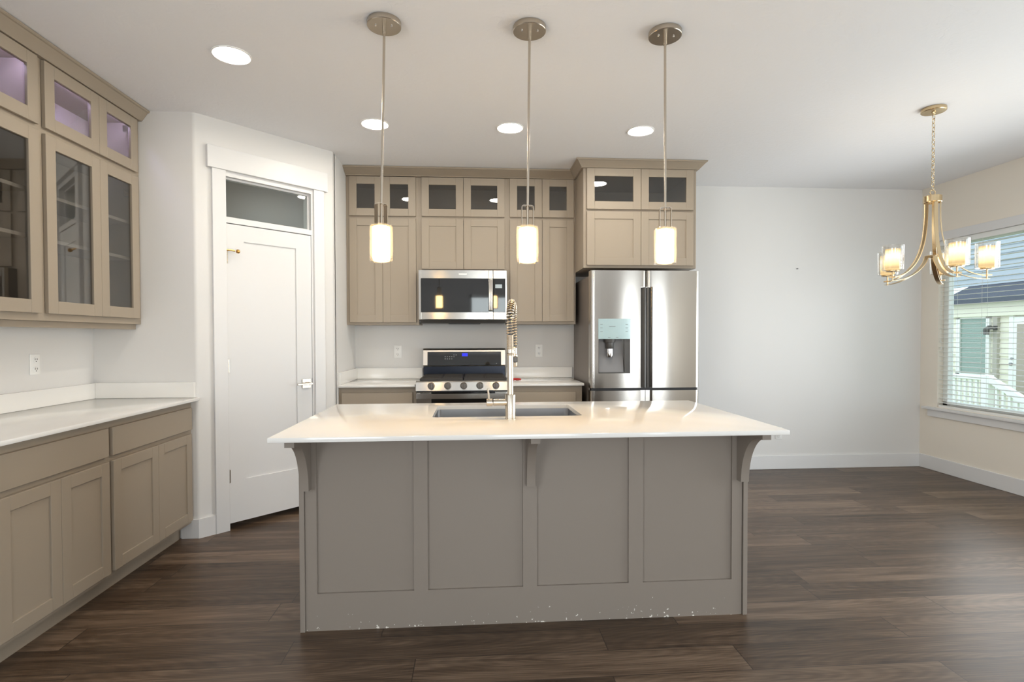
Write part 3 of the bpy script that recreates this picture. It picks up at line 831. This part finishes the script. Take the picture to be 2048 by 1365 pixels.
for A, B in zip(lv_, lv_[1:]):
    for i in range(len(A)): sb.bm.faces.new((A[i], A[(i + 1) % len(A)], B[(i + 1) % len(B)], B[i]))
sb.bm.faces.new(lv_[-1])
bmesh.ops.recalc_face_normals(sb.bm, faces=sb.bm.faces)
bmesh.ops.reverse_faces(sb.bm, faces=sb.bm.faces)
sb.build('basin', M['steel_sink'], sk, True, 50)
dr = MB(); dr.lathe([(.055, -.0095), (.055, -.006), (.045, -.005), (.040, -.012), (.01, -.014)], (0, 0, 0), 28)
dr.build('drain', M['chrome'], sk, True)

# faucet
fx, fy_ = .171, 2.530
fa = empty('kitchen_faucet', (fx, fy_, .914), 0, 'tall brushed nickel spring faucet standing before the sink', 'faucet')
MB().lathe([(.0262, 0), (.0262, .003), (.0245, .004), (.0245, .113), (.0235, .115)], (0, 0, 0), 32).build('body', M['nickel'], fa, True)
v = MB(); v.lathe([(.0165, 0), (.0165, -.068)], (-.012, 0, .078), 24, 'x').lathe([(.0180, -.072), (.0180, -.098), (.0165, -.1)], (-.012, 0, .078), 24, 'x')
vo = v.build('valve', M['nickel'], fa, True)
MB().tube([(-.100, 0, .086), (-.101, -.002, .110), (-.106, -.004, .142)], [.0055, .005, .004], 10).build('lever', M['nickel'], vo, True)
MB().lathe([(.0145, .115), (.0145, .298)], (0, 0, 0), 28).build('riser_tube', M['nickel'], fa, True)
gr = MB(); prof_ = []
z = .298
while z < .395:
    prof_ += [(.0150, z), (.0172, z + .0015), (.0172, z + .0038), (.0150, z + .0050)]; z += .0054
gr.lathe(prof_, (0, 0, 0), 28)
gr.build('ribbed_collar', M['nickel'], fa, True, 60)
# spring arc, leaning over the sink
ax = Vector((.030, .170, 0)); D_ = ax.length; axn = ax.normalized()
path = []
for i in range(12): path.append(Vector((0, 0, .395 + .062 * i / 12)))
for i in range(33):
    a = PI * i / 32
    path.append(axn * (D_ / 2 - D_ / 2 * math.cos(a)) + Vector((0, 0, .457 + .092 * math.sin(a))))
for i in range(1, 14): path.append(ax + Vector((0, 0, .457 - .120 * i / 13)))
MB().tube(path, .0085, 12).build('hose', M['dark_grey'], fa, True)
# resample the path evenly for the coil
seg = [0]
for p, q in zip(path, path[1:]): seg.append(seg[-1] + (q - p).length)
tot = seg[-1]
def at(s_):
    for i in range(1, len(seg)):
        if seg[i] >= s_:
            t = (s_ - seg[i - 1]) / max(seg[i] - seg[i - 1], 1e-9)
            return path[i - 1].lerp(path[i], t), (path[i] - path[i - 1]).normalized()
    return path[-1], (path[-1] - path[-2]).normalized()
side = axn.cross(Vector((0, 0, 1))).normalized()
turns = int(tot / .0128); hp = []
for i in range(turns * 12 + 1):
    s_ = tot * i / (turns * 12); p, tg = at(s_); nn = side; bb = tg.cross(nn).normalized(); a = 2 * PI * i / 12
    hp.append(p + nn * .0165 * math.cos(a) + bb * .0165 * math.sin(a))
MB().tube(hp, .0033, 6).build('spring', M['nickel'], fa, True)
sp_ = MB(); ex, ey = ax.x, ax.y
sp_.lathe([(.012, .336), (.0165, .330), (.0165, .300), (.0195, .296), (.0195, .240), (.0175, .236)], (ex, ey, 0), 28)
spo = sp_.build('spray_head', M['nickel'], fa, True)
MB().box(ex - .0105 + .006, ex + .0105 + .006, ey - .0225, ey - .017, .257, .288, .004).build('spray_button', M['dark_grey'], spo)
da = MB(); da.tube([(0, 0, .318), (ex, ey, .318)], .0055, 10).lathe([(.0165, .308), (.0185, .310), (.0185, .326), (.0165, .328)], (0, 0, 0), 24)
da.build('docking_arm', M['nickel'], fa, True)

# ------------------------------------------------------------------ range
rg = empty('gas_range', (-.085, 4.70, 0), 0, 'stainless gas range with five knobs between the back wall cabinets', 'range')
rx0, rx1 = -.379, .379


def rpart(mb, name, mt, parent=None, **k):
    bmesh.ops.translate(mb.bm, verts=mb.bm.verts, vec=(0, -4.70, 0))
    return mb.build(name, mt, parent or rg, **k)


rpart(MB().box(rx0, rx1, 4.44, 5.04, .02, .905), 'body', M['black'])
rpart(MB().box(rx0, rx1, 4.385, 4.98, .905, .937, .004), 'cooktop', M['black'])
cpn = MB(); cpn.prism([(4.356, .867), (4.370, .935), (4.380, .944), (4.44, .944), (4.44, .867)], 'x', rx0, rx1)
rpart(cpn, 'control_panel', M['steel'])
for kx in (-.256, -.124, .004, .134, .264):
    kb = MB(); ky = 4.366
    kb.lathe([(.029, 0), (.029, -.006), (.0255, -.008), (.0235, -.034), (.021, -.037)], (kx, ky, .906), 28, 'y')
    ko = rpart(kb, 'knob', M['dark_steel'], smooth=True)
    rpart(MB().box(kx - .0045, kx + .0045, ky - .046, ky - .03, .885, .927, .002), 'grip', M['dark_steel'], ko)
for gx0, gx1 in ((-.352, -.004), (.004, .352)):
    g_ = MB()
    for y in (4.42, 4.94): g_.box(gx0, gx1, y - .008, y + .008, .944, .962, .002)
    for x in (gx0 + .008, (gx0 + gx1) / 2, gx1 - .008): g_.box(x - .008, x + .008, 4.42, 4.94, .944, .962, .002)
    for y in (4.50, 4.59, 4.68, 4.77, 4.86): g_.box(gx0, gx1, y - .006, y + .006, .950, .962, .002)
    for x in (gx0 + .02, gx1 - .02):
        for y in (4.43, 4.93): g_.box(x - .008, x + .008, y - .008, y + .008, .936, .95)
    rpart(g_, 'burner_grate', M['iron'])
bu = [(-.24, 4.54), (-.24, 4.82), (0, 4.68), (.24, 4.54), (.24, 4.82)]
for bx, by in bu:
    q = MB(); q.lathe([(.05, .937), (.05, .943), (.036, .946), (.034, .949), (.005, .949)], (bx, by, 0), 24)
    rpart(q, 'burner', M['black'], smooth=True)
od = MB(); od.box(rx0, rx1, 4.395, 4.44, .18, .853, .003)
odo = rpart(od, 'oven_door', M['steel'])
rpart(MB().box(-.258, .258, 4.388, 4.396, .30, .853, .002), 'oven_window', M['black_glass'], odo)
hb = []
for i in range(25):
    t = i / 24; hb.append((rx0 + .004 + (2 * rx1 - .008) * t, 4.352 - .012 * math.sin(PI * t), .824 - .0))
hd = MB()
for i in (0,): hd.ribbon(hb, (0, 0, 1), .040, .016)
rpart(hd, 'oven_handle', M['steel'], odo, smooth=True)
for ha in (rx0 + .004, rx1 - .030):
    rpart(MB().box(ha, ha + .026, 4.352, 4.40, .806, .842, .003), 'handle_bracket', M['steel_flat'], odo)
rpart(MB().box(rx0, rx1, 4.40, 4.44, .03, .172, .003), 'storage_drawer', M['steel'])
bk = MB(); bk.box(rx0 + .006, rx1 - .006, 4.975, 5.045, .937, 1.030, .002)
rpart(bk, 'lower_backguard', M['blue_black'])
bg_ = MB(); bg_.prism([(4.972, 1.030), (4.965, 1.042), (4.980, 1.178), (4.992, 1.193), (5.045, 1.193), (5.045, 1.030)], 'x', rx0 + .004, rx1 - .004)
bgo = rpart(bg_, 'backguard', M['steel_flat'])
tilt = math.atan2(.015, .136)
gp = MB(); gp.box(-.337, .337, -.0035, .006, -.063, .063, .003)
gpo = gp.build('display_panel', M['black_glass'], rg); gpo.location = (0, 4.9725 - 4.70, 1.101); gpo.rotation_euler = (-tilt, 0, 0)
for row_z, n_, x_start in ((.030, 2, -.100), (.014, 5, -.180), (-.006, 4, -.180), (-.050, 1, .290)):
    for k in range(n_):
        MB().box(x_start + .020 * k, x_start + .020 * k + .009, -.0042, -.003, row_z, row_z + .005).build('key_marking', M['ink_white'], gpo)
MB().box(-.022, .030, -.0042, -.003, .020, .048).build('clock_display', emission('blue_clock_glow', (.05, .06, .9), 1.2), gpo)

# ------------------------------------------------------------------ microwave
mw = empty('microwave', (-.087, 4.80, 1.41), 0, 'stainless over the range microwave with dark glass door', 'microwave')


def mpart(mb, name, mt, parent=None, **k):
    bmesh.ops.translate(mb.bm, verts=mb.bm.verts, vec=(.087, -4.80, -1.41))
    return mb.build(name, mt, parent or mw, **k)


mx0, mx1, msp = -.4640, .2870, .1680
mpart(MB().box(mx0 + .004, mx1 - .004, 4.665, 5.055, 1.425, 1.8695), 'body', M['dark_grey'])
md = MB(); b_ = .003
wx0, wx1, wz0, wz1 = -.443, .1290, 1.511, 1.796
md.box(mx0, wx0, 4.625, 4.664, 1.448, 1.868, .002).box(wx1, msp - .0012, 4.625, 4.664, 1.448, 1.868, .002).box(wx0, wx1, 4.625, 4.664, 1.448, wz0, .002).box(wx0, wx1, 4.625, 4.664, wz1, 1.868, .002)
mdo = mpart(md, 'microwave_door', M['steel'])
mpart(MB().box(wx0 - .001, msp - .0015, 4.6235, 4.660, wz0 - .001, wz1 + .001, .002), 'door_glass', M['black_glass'], mdo)
hh = MB(); hh.box(.128, .1655, 4.582, 4.598, 1.520, 1.788, .006, 2).box(.137, .157, 4.597, 4.626, 1.533, 1.553).box(.137, .157, 4.597, 4.626, 1.755, 1.775)
mpart(hh, 'door_handle', M['steel'], mdo, smooth=True)
cp_ = MB(); cp_.box(msp + .0012, mx1, 4.625, 4.664, 1.448, wz0, .002).box(msp + .0012, mx1, 4.625, 4.664, wz1, 1.868, .002).box(.2705, mx1, 4.625, 4.664, wz0, wz1, .002)
cpo = mpart(cp_, 'control_panel', M['steel'])
mpart(MB().box(msp + .0014, .2715, 4.6235, 4.66, wz0 - .001, wz1 + .001, .002), 'keypad_glass', M['black_glass'], cpo)
mpart(MB().box(.186, .244, 4.6228, 4.624, 1.716, 1.748), 'display', M['display'], cpo)
bt = MB(); bt.prism([(4.64, 1.447), (4.668, 1.418), (5.055, 1.418), (5.055, 1.447)], 'x', mx0 + .012, mx1 - .012)
mpart(bt, 'vent_base', M['dark_grey'])
mpart(MB().box(-.22, .06, 4.75, 4.95, 1.412, 1.419, .002), 'grease_filter', M['black'])
mpart(MB().box(-.125, -.055, 4.6238, 4.626, 1.828, 1.840, .001), 'emblem', M['plate'], mdo)

# ------------------------------------------------------------------ refrigerator
FX0, FX1, FYF = .937, 1.833, 4.270
fg = empty('refrigerator', ((FX0 + FX1) / 2, 4.65, 0), 0, 'stainless french door refrigerator with ice and water dispenser', 'refrigerator')


def fpart(mb, name, mt, parent=None, **k):
    bmesh.ops.translate(mb.bm, verts=mb.bm.verts, vec=(-(FX0 + FX1) / 2, -4.65, 0))
    return mb.build(name, mt, parent or fg, **k)


fpart(MB().box(FX0 + .004, FX1 - .004, 4.36, 5.03, .04, 1.795, .004), 'body', M['fridge_side'])
fpart(MB().box(FX0 + .02, FX0 + .10, 4.29, 4.42, 1.795, 1.822, .004).box(FX1 - .10, FX1 - .02, 4.29, 4.42, 1.795, 1.822, .004), 'hinge_cover', M['dark_grey'])


def front_curve(x, x0, x1, flip):
    """door face: gently convex with rolled vertical edges"""
    t = (x - x0) / (x1 - x0)
    y = FYF + .004 * (2 * t - 1) ** 2
    e = min(x - x0, x1 - x); rr = .030
    if e < rr: y += rr * .8 * (1 - math.sqrt(max(0, 1 - (1 - e / rr) ** 2)))
    return y


def door_prism(b, x0, x1, xa, xb, z0, z1, yb=4.355, front=None):
    ns = 34
    xs = [xa + (xb - xa) * i / ns for i in range(ns + 1)]
    # denser at the rolled edges
    ext = [x0 + .030 * (1 - math.cos(PI / 2 * k / 9)) for k in range(10)] + [x1 - .030 * (1 - math.cos(PI / 2 * k / 9)) for k in range(10)]
    xs = sorted({round(x, 5) for x in xs + [x for x in ext if xa <= x <= xb]})
    pts = [(x, front if front else front_curve(x, x0, x1, 0)) for x in xs] + [(xb, yb), (xa, yb)]
    b.prism(pts, 'z', z0, z1)


XS = (FX0 + FX1) / 2 + .008
GW, GZ = .046, 1.700            # grip recess width, top of the grip
DX0, DX1, DZ0, DZ1, DZM = .999, 1.258, 1.002, 1.442, 1.279
ld = MB(); a0, a1 = FX0, XS - .002
door_prism(ld, a0, a1, a0, a1, GZ, 1.830)
door_prism(ld, a0, a1, a0, DX0, .884, GZ)
door_prism(ld, a0, a1, DX1, a1 - GW, .884, GZ)
door_prism(ld, a0, a1, DX0, DX1, DZM + .002, GZ)
door_prism(ld, a0, a1, DX0, DX1, .884, DZ0)
ld.box(DX0, DX1, 4.335, 4.355, DZ0, DZM + .002).box(a1 - GW, a1, 4.305, 4.355, .884, GZ)
ldo = fpart(ld, 'fresh_food_door', M['steel'], smooth=True, angle=24)
rd = MB(); b0, b1 = XS + .002, FX1
door_prism(rd, b0, b1, b0, b1, GZ, 1.830)
door_prism(rd, b0, b1, b0 + GW, b1, .884, GZ)
rd.box(b0, b0 + GW, 4.305, 4.355, .884, GZ)
rdo = fpart(rd, 'fresh_food_door', M['steel'], smooth=True, angle=24)
for (o, xa, xb) in ((ldo, a1 - GW + .002, a1 - .002), (rdo, b0 + .002, b0 + GW - .002)):
    g_ = MB(); s = 1 if o is ldo else -1
    out = xa if s > 0 else xb; inn = xb if s > 0 else xa
    pr = [(inn, 4.304), (inn, 4.276), (inn - s * .012, 4.272), (out + s * .010, 4.292), (out, 4.304)]
    g_.prism(pr, 'z', .886, GZ - .004)
    fpart(g_, 'grip', M['dark_grey'], o)
lo1 = MB(); door_prism(lo1, a0, a1, a0, a1 - GW, .08, .862); lo1.box(a1 - GW, a1, 4.305, 4.355, .08, .862)
fpart(lo1, 'lower_door', M['steel'], smooth=True, angle=24)
lo2 = MB(); door_prism(lo2, b0, b1, b0 + GW, b1, .08, .862); lo2.box(b0, b0 + GW, 4.305, 4.355, .08, .862)
fpart(lo2, 'lower_door', M['steel'], smooth=True, angle=24)
fpart(MB().box(FX0 + .01, FX1 - .01, 4.30, 4.36, .862, .884), 'door_gap_trim', M['black'])
fpart(MB().box(FX0 + .02, FX1 - .02, 4.34, 4.40, .0, .08), 'kick_grille', M['dark_grey'])
# dispenser
fpart(MB().box(DX0 - .002, DX1 + .002, FYF - .0035, FYF + .010, DZM, DZ1, .0015), 'touch_panel', M['teal_glass'], ldo)
for k, (tx, tz) in enumerate(((1.022, 1.396), (1.022, 1.368), (1.022, 1.338), (1.228, 1.396), (1.228, 1.368), (1.228, 1.338), (1.085, 1.292), (1.150, 1.292), (1.11, 1.38))):
    wm = .026 if k == 8 else .010
    fpart(MB().box(tx - wm, tx + wm, FYF - .0042, FYF - .003, tz - .002, tz + .002), 'key_marking', M['ink'], ldo)
cv_ = MB(); cx0, cx1 = DX0, DX1
cv_.box(cx0, cx0 + .004, FYF + .006, 4.335, DZ0, DZM).box(cx1 - .045, cx1, FYF + .007, 4.335, DZ0, DZM).box(cx0, cx1, FYF + .006, 4.335, DZ0, DZ0 + .010)
fpart(cv_, 'dispenser_cavity', M['dark_grey'], ldo)
bp2 = MB(); bp2.prism([(FYF + .016, DZ0 + .010), (4.334, DZ0 + .010), (4.334, DZM), (4.328, DZM), (4.318, DZ0 + .16)], 'x', cx0 + .008, cx1 - .050)
fpart(bp2, 'dispenser_back', M['mid_grey'], ldo)
nz = MB(); nz.lathe([(.050, 1.279), (.046, 1.252), (.034, 1.250)], (1.096, 4.305, 0), 24).lathe([(.033, 1.252), (.033, 1.205), (.030, 1.200)], (1.096, 4.300, 0), 24)
nzo = fpart(nz, 'nozzle', M['dark_grey'], ldo, smooth=True)
pq = MB(); pq.lathe([(.030, 1.205), (.031, 1.150), (.028, 1.132), (.012, 1.130)], (1.096, 4.300, 0), 24)
fpart(pq, 'paddle', M['chrome'], ldo, smooth=True)
lettering('lettering', 'SAMSUNG', .017, (1.770 - (FX0 + FX1) / 2, FYF - .0002 + .0085 - 4.65 - .0015, 1.783), (PI / 2, 0, .035), M['mid_grey'], rdo)

# ------------------------------------------------------------------ keys on the counter
kf = empty('key_fob', (.355, 4.72, .914), 0, 'red fob with a small bunch of keys on the counter behind the faucet', 'keys')
k1 = MB(); k1.tube([(-.012, .02, .010), (.005, .022, .012), (.045, .028, .010), (.062, .03, .008)], [.008, .0105, .009, .006], 12)
k1.build('fob', M['red'], kf, True)
kk = MB(); kk.tube([(.012 * math.cos(a) + .005, .012 * math.sin(a) - .012, .004) for a in [2 * PI * i / 20 for i in range(20)]], .0013, 6, True)
kk.build('key_ring', M['chrome'], kf, True)
ky_ = MB(); ky_.lathe([(.010, 0), (.010, .002)], (.010, -.040, .002), 16).box(.006, .012, -.078, -.045, .002, .004)
ky_.build('key', M['steel_flat'], kf)
ky_ = MB(); ky_.lathe([(.010, 0), (.010, .002)], (.028, -.035, .0045), 16).box(.030, .062, -.040, -.034, .0045, .0065)
ky_.build('key', M['steel_flat'], kf)

# ------------------------------------------------------------------ recessed ceiling lamps
cans = [((-1.225, 2.874), 'recessed ceiling light nearest the left glass cabinets'),
        ((-.660, 3.732), 'recessed ceiling light beside the rod of the left pendant'),
        ((.256, 3.741), 'recessed ceiling light just left of the middle pendant rod'),
        ((1.172, 3.736), 'recessed ceiling light in front of the fridge cabinet')]
can0 = None
for (x, y), lab in cans:
    if can0 is None:
        can0 = empty('recessed_light', (x, y, H), 0, lab, 'ceiling light', 'recessed ceiling lights')
        t_ = MB(); t_.lathe([(.094, 0), (.094, -.004), (.088, -.006), (.079, -.002)], (0, 0, 0), 40, capped=False)
        t_.build('trim_ring', M['plate'], can0, True)
        g_ = MB(); g_.lathe([(.0795, -.0016), (.0795, -.0026)], (0, 0, 0), 40)
        g_.build('lamp_lens', M['glow_can'], can0)
    else:
        c = copy_tree(can0); c.location = (x, y, H); c['label'] = lab

# ------------------------------------------------------------------ pendants over the island


def pendant(x, y, lean, zrot, label):
    """lean = sideways drift of the rod over its drop"""
    r = empty('pendant_light', (x, y, H), 0, label, 'pendant light', 'pendant lights over the island')
    c = MB(); c.lathe([(.0755, 0), (.0770, -.003), (.0770, -.022), (.0750, -.0245), (.004, -.0245)], (0, 0, 0), 44)
    co = c.build('canopy', M['nickel'], r, True)
    for sx in (-.036, .036):
        s = MB(); s.lathe([(.0042, -.0245), (.0042, -.028), (.002, -.030)], (sx, -.012, 0), 12)
        s.build('screw', M['chrome'], co, True)
    zb = -.830
    ro = MB(); ro.tube([(0, 0, -.024), (0, 0, -.062)], .0085, 14).tube([(0, 0, -.062), (lean * 1.0, 0, -.935)], .0058, 14)
    ro.build('rod', M['nickel'], r, True)
    zz = -.828
    br = MB(); hw = .027
    outl = [(-hw, -.930), (-hw, zz - .006), (-hw + .006, zz), (hw - .006, zz), (hw, zz - .006), (hw, -.930)]
    cth, sth = math.cos(zrot), math.sin(zrot)
    br.ribbon([(lean + p[0] * cth, p[0] * sth, p[1]) for p in outl], (-sth, cth, 0), .026, .0024)
    br.lathe([(.032, -.926), (.032, -.934)], (lean, 0, 0), 30)
    br.build('bracket', M['nickel'], r)
    g_ = MB(); g_.lathe([(.030, -.9225), (.046, -.924), (.0515, -.929), (.0528, -.937), (.0528, -1.094)], (lean, 0, 0), 40, capped=False)
    g2 = [(.0504, -1.094), (.0504, -.937), (.047, -.930)]
    g_.lathe([(.0528, -1.094)] + g2, (lean, 0, 0), 40, capped=False)
    so = g_.build('glass_shade', M['glass_shade'], r, True, 50)
    i_ = MB(); i_.lathe([(.002, -.934), (.036, -.934), (.0395, -.938), (.0395, -1.078), (.038, -1.080), (.0372, -1.078), (.0372, -.940), (.002, -.938)], (lean, 0, 0), 36, capped=False)
    MB().lathe([(.006, -.940), (.009, -.985), (.017, -1.005), (.017, -1.020), (.010, -1.031), (.001, -1.034)], (lean, 0, 0), 18).build('bulb', M['glow_pbulb'], r, True)
    i_.build('frosted_shade', M['glow_pend'], r, True, 50)
    return r


pendant(-.402, 2.527, -.0195, math.radians(48), 'left brushed nickel pendant with its bracket turned sideways')
pendant(.2645, 2.524, -.0115, math.radians(3), 'middle brushed nickel pendant above the island faucet')
pendant(.9085, 2.523, .0035, math.radians(-8), 'right brushed nickel pendant hanging before the fridge cabinet')

# ------------------------------------------------------------------ chandelier
chx, chy = 2.912, 3.250
ch = empty('chandelier', (chx, chy, H), 0, 'five arm nickel chandelier with glass shades on a chain by the window', 'chandelier')
MB().lathe([(.066, 0), (.068, -.003), (.068, -.020), (.064, -.024), (.012, -.025), (.010, -.034), (.004, -.036)], (0, 0, 0), 44).build('canopy', M['nickel_lamplit'], ch, True)
lk = MB(); z = -.040; k = 0
while z > -.500:
    pts = []
    for i in range(16):
        a = 2 * PI * i / 16; u = .0085 * math.cos(a); v_ = .0165 * math.sin(a)
        pts.append((u, 0, z - .0145 + v_) if k % 2 == 0 else (0, u, z - .0145 + v_))
    lk.tube(pts, .0021, 6, True); z -= .0265; k += 1
lk.build('chain', M['nickel_lamplit'], ch, True)
MB().tube([(.004 * math.sin(i * 1.3), .004 * math.cos(i * 1.3), -.03 - i * .05) for i in range(11)], .0016, 6).build('cord', M['cord'], ch, True)
MB().tube([(.0175 * math.cos(a), 0, -.531 + .0175 * math.sin(a)) for a in [2 * PI * i / 24 for i in range(24)]], .0032, 8, True).build('loop', M['nickel_lamplit'], ch, True)
MB().lathe([(.010, -.548), (.047, -.553), (.049, -.556), (.049, -.592), (.046, -.596), (.046, -.590), (.004, -.588)], (0, 0, 0), 40).build('hub', M['nickel_lamplit'], ch, True)
lr_ = MB(); lr_.tube([(.034 * math.cos(a), .034 * math.sin(a), -.935) for a in [2 * PI * i / 40 for i in range(40)]], .0048, 8, True)
lr_.build('lower_ring', M['nickel_lamplit'], ch, True)
RA = .270
for k in range(5):
    a = math.radians(38 + 72 * k); cx, sx = math.cos(a), math.sin(a)
    P3 = lambda rr, zz: (rr * cx, rr * sx, zz)
    up = []
    for t in [i / 20 for i in range(21)]:
        # drop from the hub, then flare out toward the shade
        rr = .040 + (RA - .048) * (t ** 2.6); zz = -.588 - .482 * (1 - (1 - t) ** 1.55)
        up.append(P3(rr, zz))
    arm = MB(); arm.ribbon(up, (-sx, cx, 0), .020, .005)
    ao = arm.build('arm', M['nickel_lamplit'], ch, True)
    lo = []
    for t in [i / 16 for i in range(17)]:
        ang = PI / 2 * t
        lo.append(P3(.036 + (RA - .020) * (1 - math.cos(ang)) ** .85 * .99, -.935 - .158 * math.sin(ang)))
    l_ = MB(); l_.ribbon(lo, (-sx, cx, 0), .025, .003)
    l_.build('lower_strap', M['nickel_lamplit'], ao, True)
    hd_ = MB(); px, py = RA * cx, RA * sx
    hd_.lathe([(.0045, -1.096), (.0045, -1.036)], (px, py, 0), 12).lathe([(.034, -1.036), (.036, -1.033), (.036, -1.029), (.030, -1.028)], (px, py, 0), 28)
    for q in (0, PI / 2):
        dx, dy = .024 * math.cos(a + q), .024 * math.sin(a + q)
        hd_.ribbon([(px - dx, py - dy, -1.070), (px + dx, py + dy, -1.070)], (0, 0, 1), .008, .006)
    hd_.build('lamp_holder', M['nickel_lamplit'], ch, True)
    gs = MB(); gs.lathe([(.030, -1.0275), (.056, -1.0265), (.0595, -1.022), (.0595, -.872)], (px, py, 0), 36, capped=False).lathe([(.0595, -.872), (.0573, -.872), (.0573, -1.020)], (px, py, 0), 36, capped=False)
    gs.build('glass_shade', M['glass_chand'], ch, True, 50)
    fs_ = MB(); fs_.lathe([(.010, 0), (.0385, 0), (.0405, .003), (.0405, .130), (.0385, .130), (.0385, .004), (.010, .004)], (0, 0, 0), 30)
    f_ = fs_.build('frosted_shade', M['glow_chand'], ch, True, 50); f_.location = (px, py, -1.024)
    MB().lathe([(.008, -1.018), (.012, -.985), (.020, -.955), (.016, -.935), (.004, -.928)], (px, py, 0), 14).build('bulb', M['glow_bulb'], ch, True)

# ------------------------------------------------------------------ outside the dining window
HX = 12.0


def s12(p): return p * 12.0 / 9.0
gnd = MB().box(XR + .2, 30, -8, 30, -.62, -.50).build('lawn', M['ext_green'])
struct(gnd, 'mown lawn outside the dining window', 'lawn')
nh = empty('neighbouring_house', (HX, 11.5, -.5), 0, 'pale neighbouring house with dark porch roof seen through the blind', 'house')


def hpart(mb, name, mt, parent=None, **k):
    bmesh.ops.translate(mb.bm, verts=mb.bm.verts, vec=(-HX, -11.5, .5))
    return mb.build(name, mt, parent or nh, **k)


wl = MB(); zz = -.5
while zz < 1.74:
    wl.prism([(HX + .0, zz), (HX + .10, zz), (HX + .10, zz + .19), (HX + .025, zz + .19)], 'y', 4.0, 12.78); zz += .19
hpart(wl, 'siding_wall', M['siding'])
uw = MB(); zz = 2.55
while zz < 5.6:
    uw.prism([(HX + .6, zz), (HX + .7, zz), (HX + .7, zz + .18), (HX + .625, zz + .18)], 'y', 3.0, 18.0); zz += .18
hpart(uw, 'upper_siding_wall', M['siding_blue'])
hpart(MB().box(HX - .10, HX + .05, 4.0, 12.78, 1.74, 2.14, .01), 'porch_fascia', M['siding'])
pr_ = MB(); pr_.prism([(HX - .25, 2.14), (HX + .65, 2.56), (HX + .65, 2.48), (HX - .25, 2.06)], 'y', 3.8, 12.95)
hpart(pr_, 'porch_roof', M['roof_dark'])
hpart(MB().box(HX - .28, HX - .24, 3.8, 12.95, 2.06, 2.18), 'gutter', M['roof_dark'])
wf = MB()
for y0, y1, z0, z1 in ((12.50, 12.60, .30, 1.80), (11.74, 11.82, .30, 1.80), (11.74, 12.60, 1.70, 1.80), (11.74, 12.60, .30, .38)):
    wf.box(HX - .05, HX + .02, y0, y1, z0, z1)
hwin = hpart(wf, 'window', M['ext_white'])
bs = MB(); zz = .40
while zz < 1.70:
    bs.prism([(HX - .012, zz), (HX + .0, zz + .04), (HX + .004, zz + .04), (HX - .008, zz)], 'y', 11.82, 12.50); zz += .045
hpart(bs, 'window_blind', M['ext_blind'], hwin)
hpart(MB().box(HX - .02, HX - .016, 11.82, 12.50, .38, 1.70), 'pane', M['glass_win'], hwin)
hpart(MB().box(HX - .06, HX + .02, 11.535, 11.64, -.5, 1.74), 'porch_post', M['ext_grey'])
lm = MB(); lm.box(HX - .08, HX - .06, 11.52, 11.62, 1.42, 1.52).lathe([(.12, 1.44), (.03, 1.53)], (HX - .16, 11.62, 0), 16).lathe([(.055, 1.32), (.065, 1.44)], (HX - .16, 11.70, 0), 12)
hpart(lm, 'porch_lamp', M['dark_grey'])
dd = MB(); dd.box(HX - .05, HX + .01, 11.18, 11.27, -.35, 1.76).box(HX - .03, HX + .01, 10.3, 11.18, -.35, 1.72)
ddo = hpart(dd, 'house_door', M['ext_white'])
hpart(MB().box(HX - .045, HX - .03, 10.45, 11.10, -.1, 1.55), 'door_glass', M['ext_door'], ddo)
kn = MB(); kn.lathe([(.02, 0), (.035, -.03), (.035, -.06), (.01, -.07)], (HX - .03, 11.2, .66), 14, 'x').lathe([(.03, 0), (.03, -.03)], (HX - .03, 11.2, .78), 14, 'x')
hpart(kn, 'knob', M['mid_grey'], ddo, smooth=True)
# porch railing and stair rail
PX = 9.6
rl = empty('porch_railing', (PX, 9.6, -.5), 0, 'white slatted porch railing sloping down along the neighbouring steps', 'railing')


def qpart(mb, name, **k):
    bmesh.ops.translate(mb.bm, verts=mb.bm.verts, vec=(-PX, -9.6, .5))
    return mb.build(name, M['ext_white'], rl, **k)


qpart(MB().box(PX - .05, PX + .05, 9.52, 11.2, .455, .535, .01), 'top_rail')
qpart(MB().box(PX - .04, PX + .04, 9.52, 11.2, -.16, -.10, .01), 'bottom_rail')
for i in range(13):
    y = 9.66 + i * .118
    qpart(MB().box(PX - .02, PX + .02, y - .022, y + .022, -.10, .46), 'baluster')
qpart(MB().box(PX - .07, PX + .07, 9.375, 9.52, -.5, .56, .01), 'post')
sr = MB(); sr.prism([(9.38, .42), (9.38, .54), (8.0, -.18), (8.0, -.30)], 'x', PX - .05, PX + .05)
qpart(sr, 'stair_rail')
sr = MB(); sr.prism([(9.38, -.14), (9.38, -.08), (8.0, -.78), (8.0, -.86)], 'x', PX - .04, PX + .04)
qpart(sr, 'stair_lower_rail')
for i in range(10):
    y = 9.26 - i * .125; zt = .45 - (9.38 - y) * .52
    qpart(MB().box(PX - .02, PX + .02, y - .022, y + .022, max(zt - .55, -.5), zt), 'baluster')
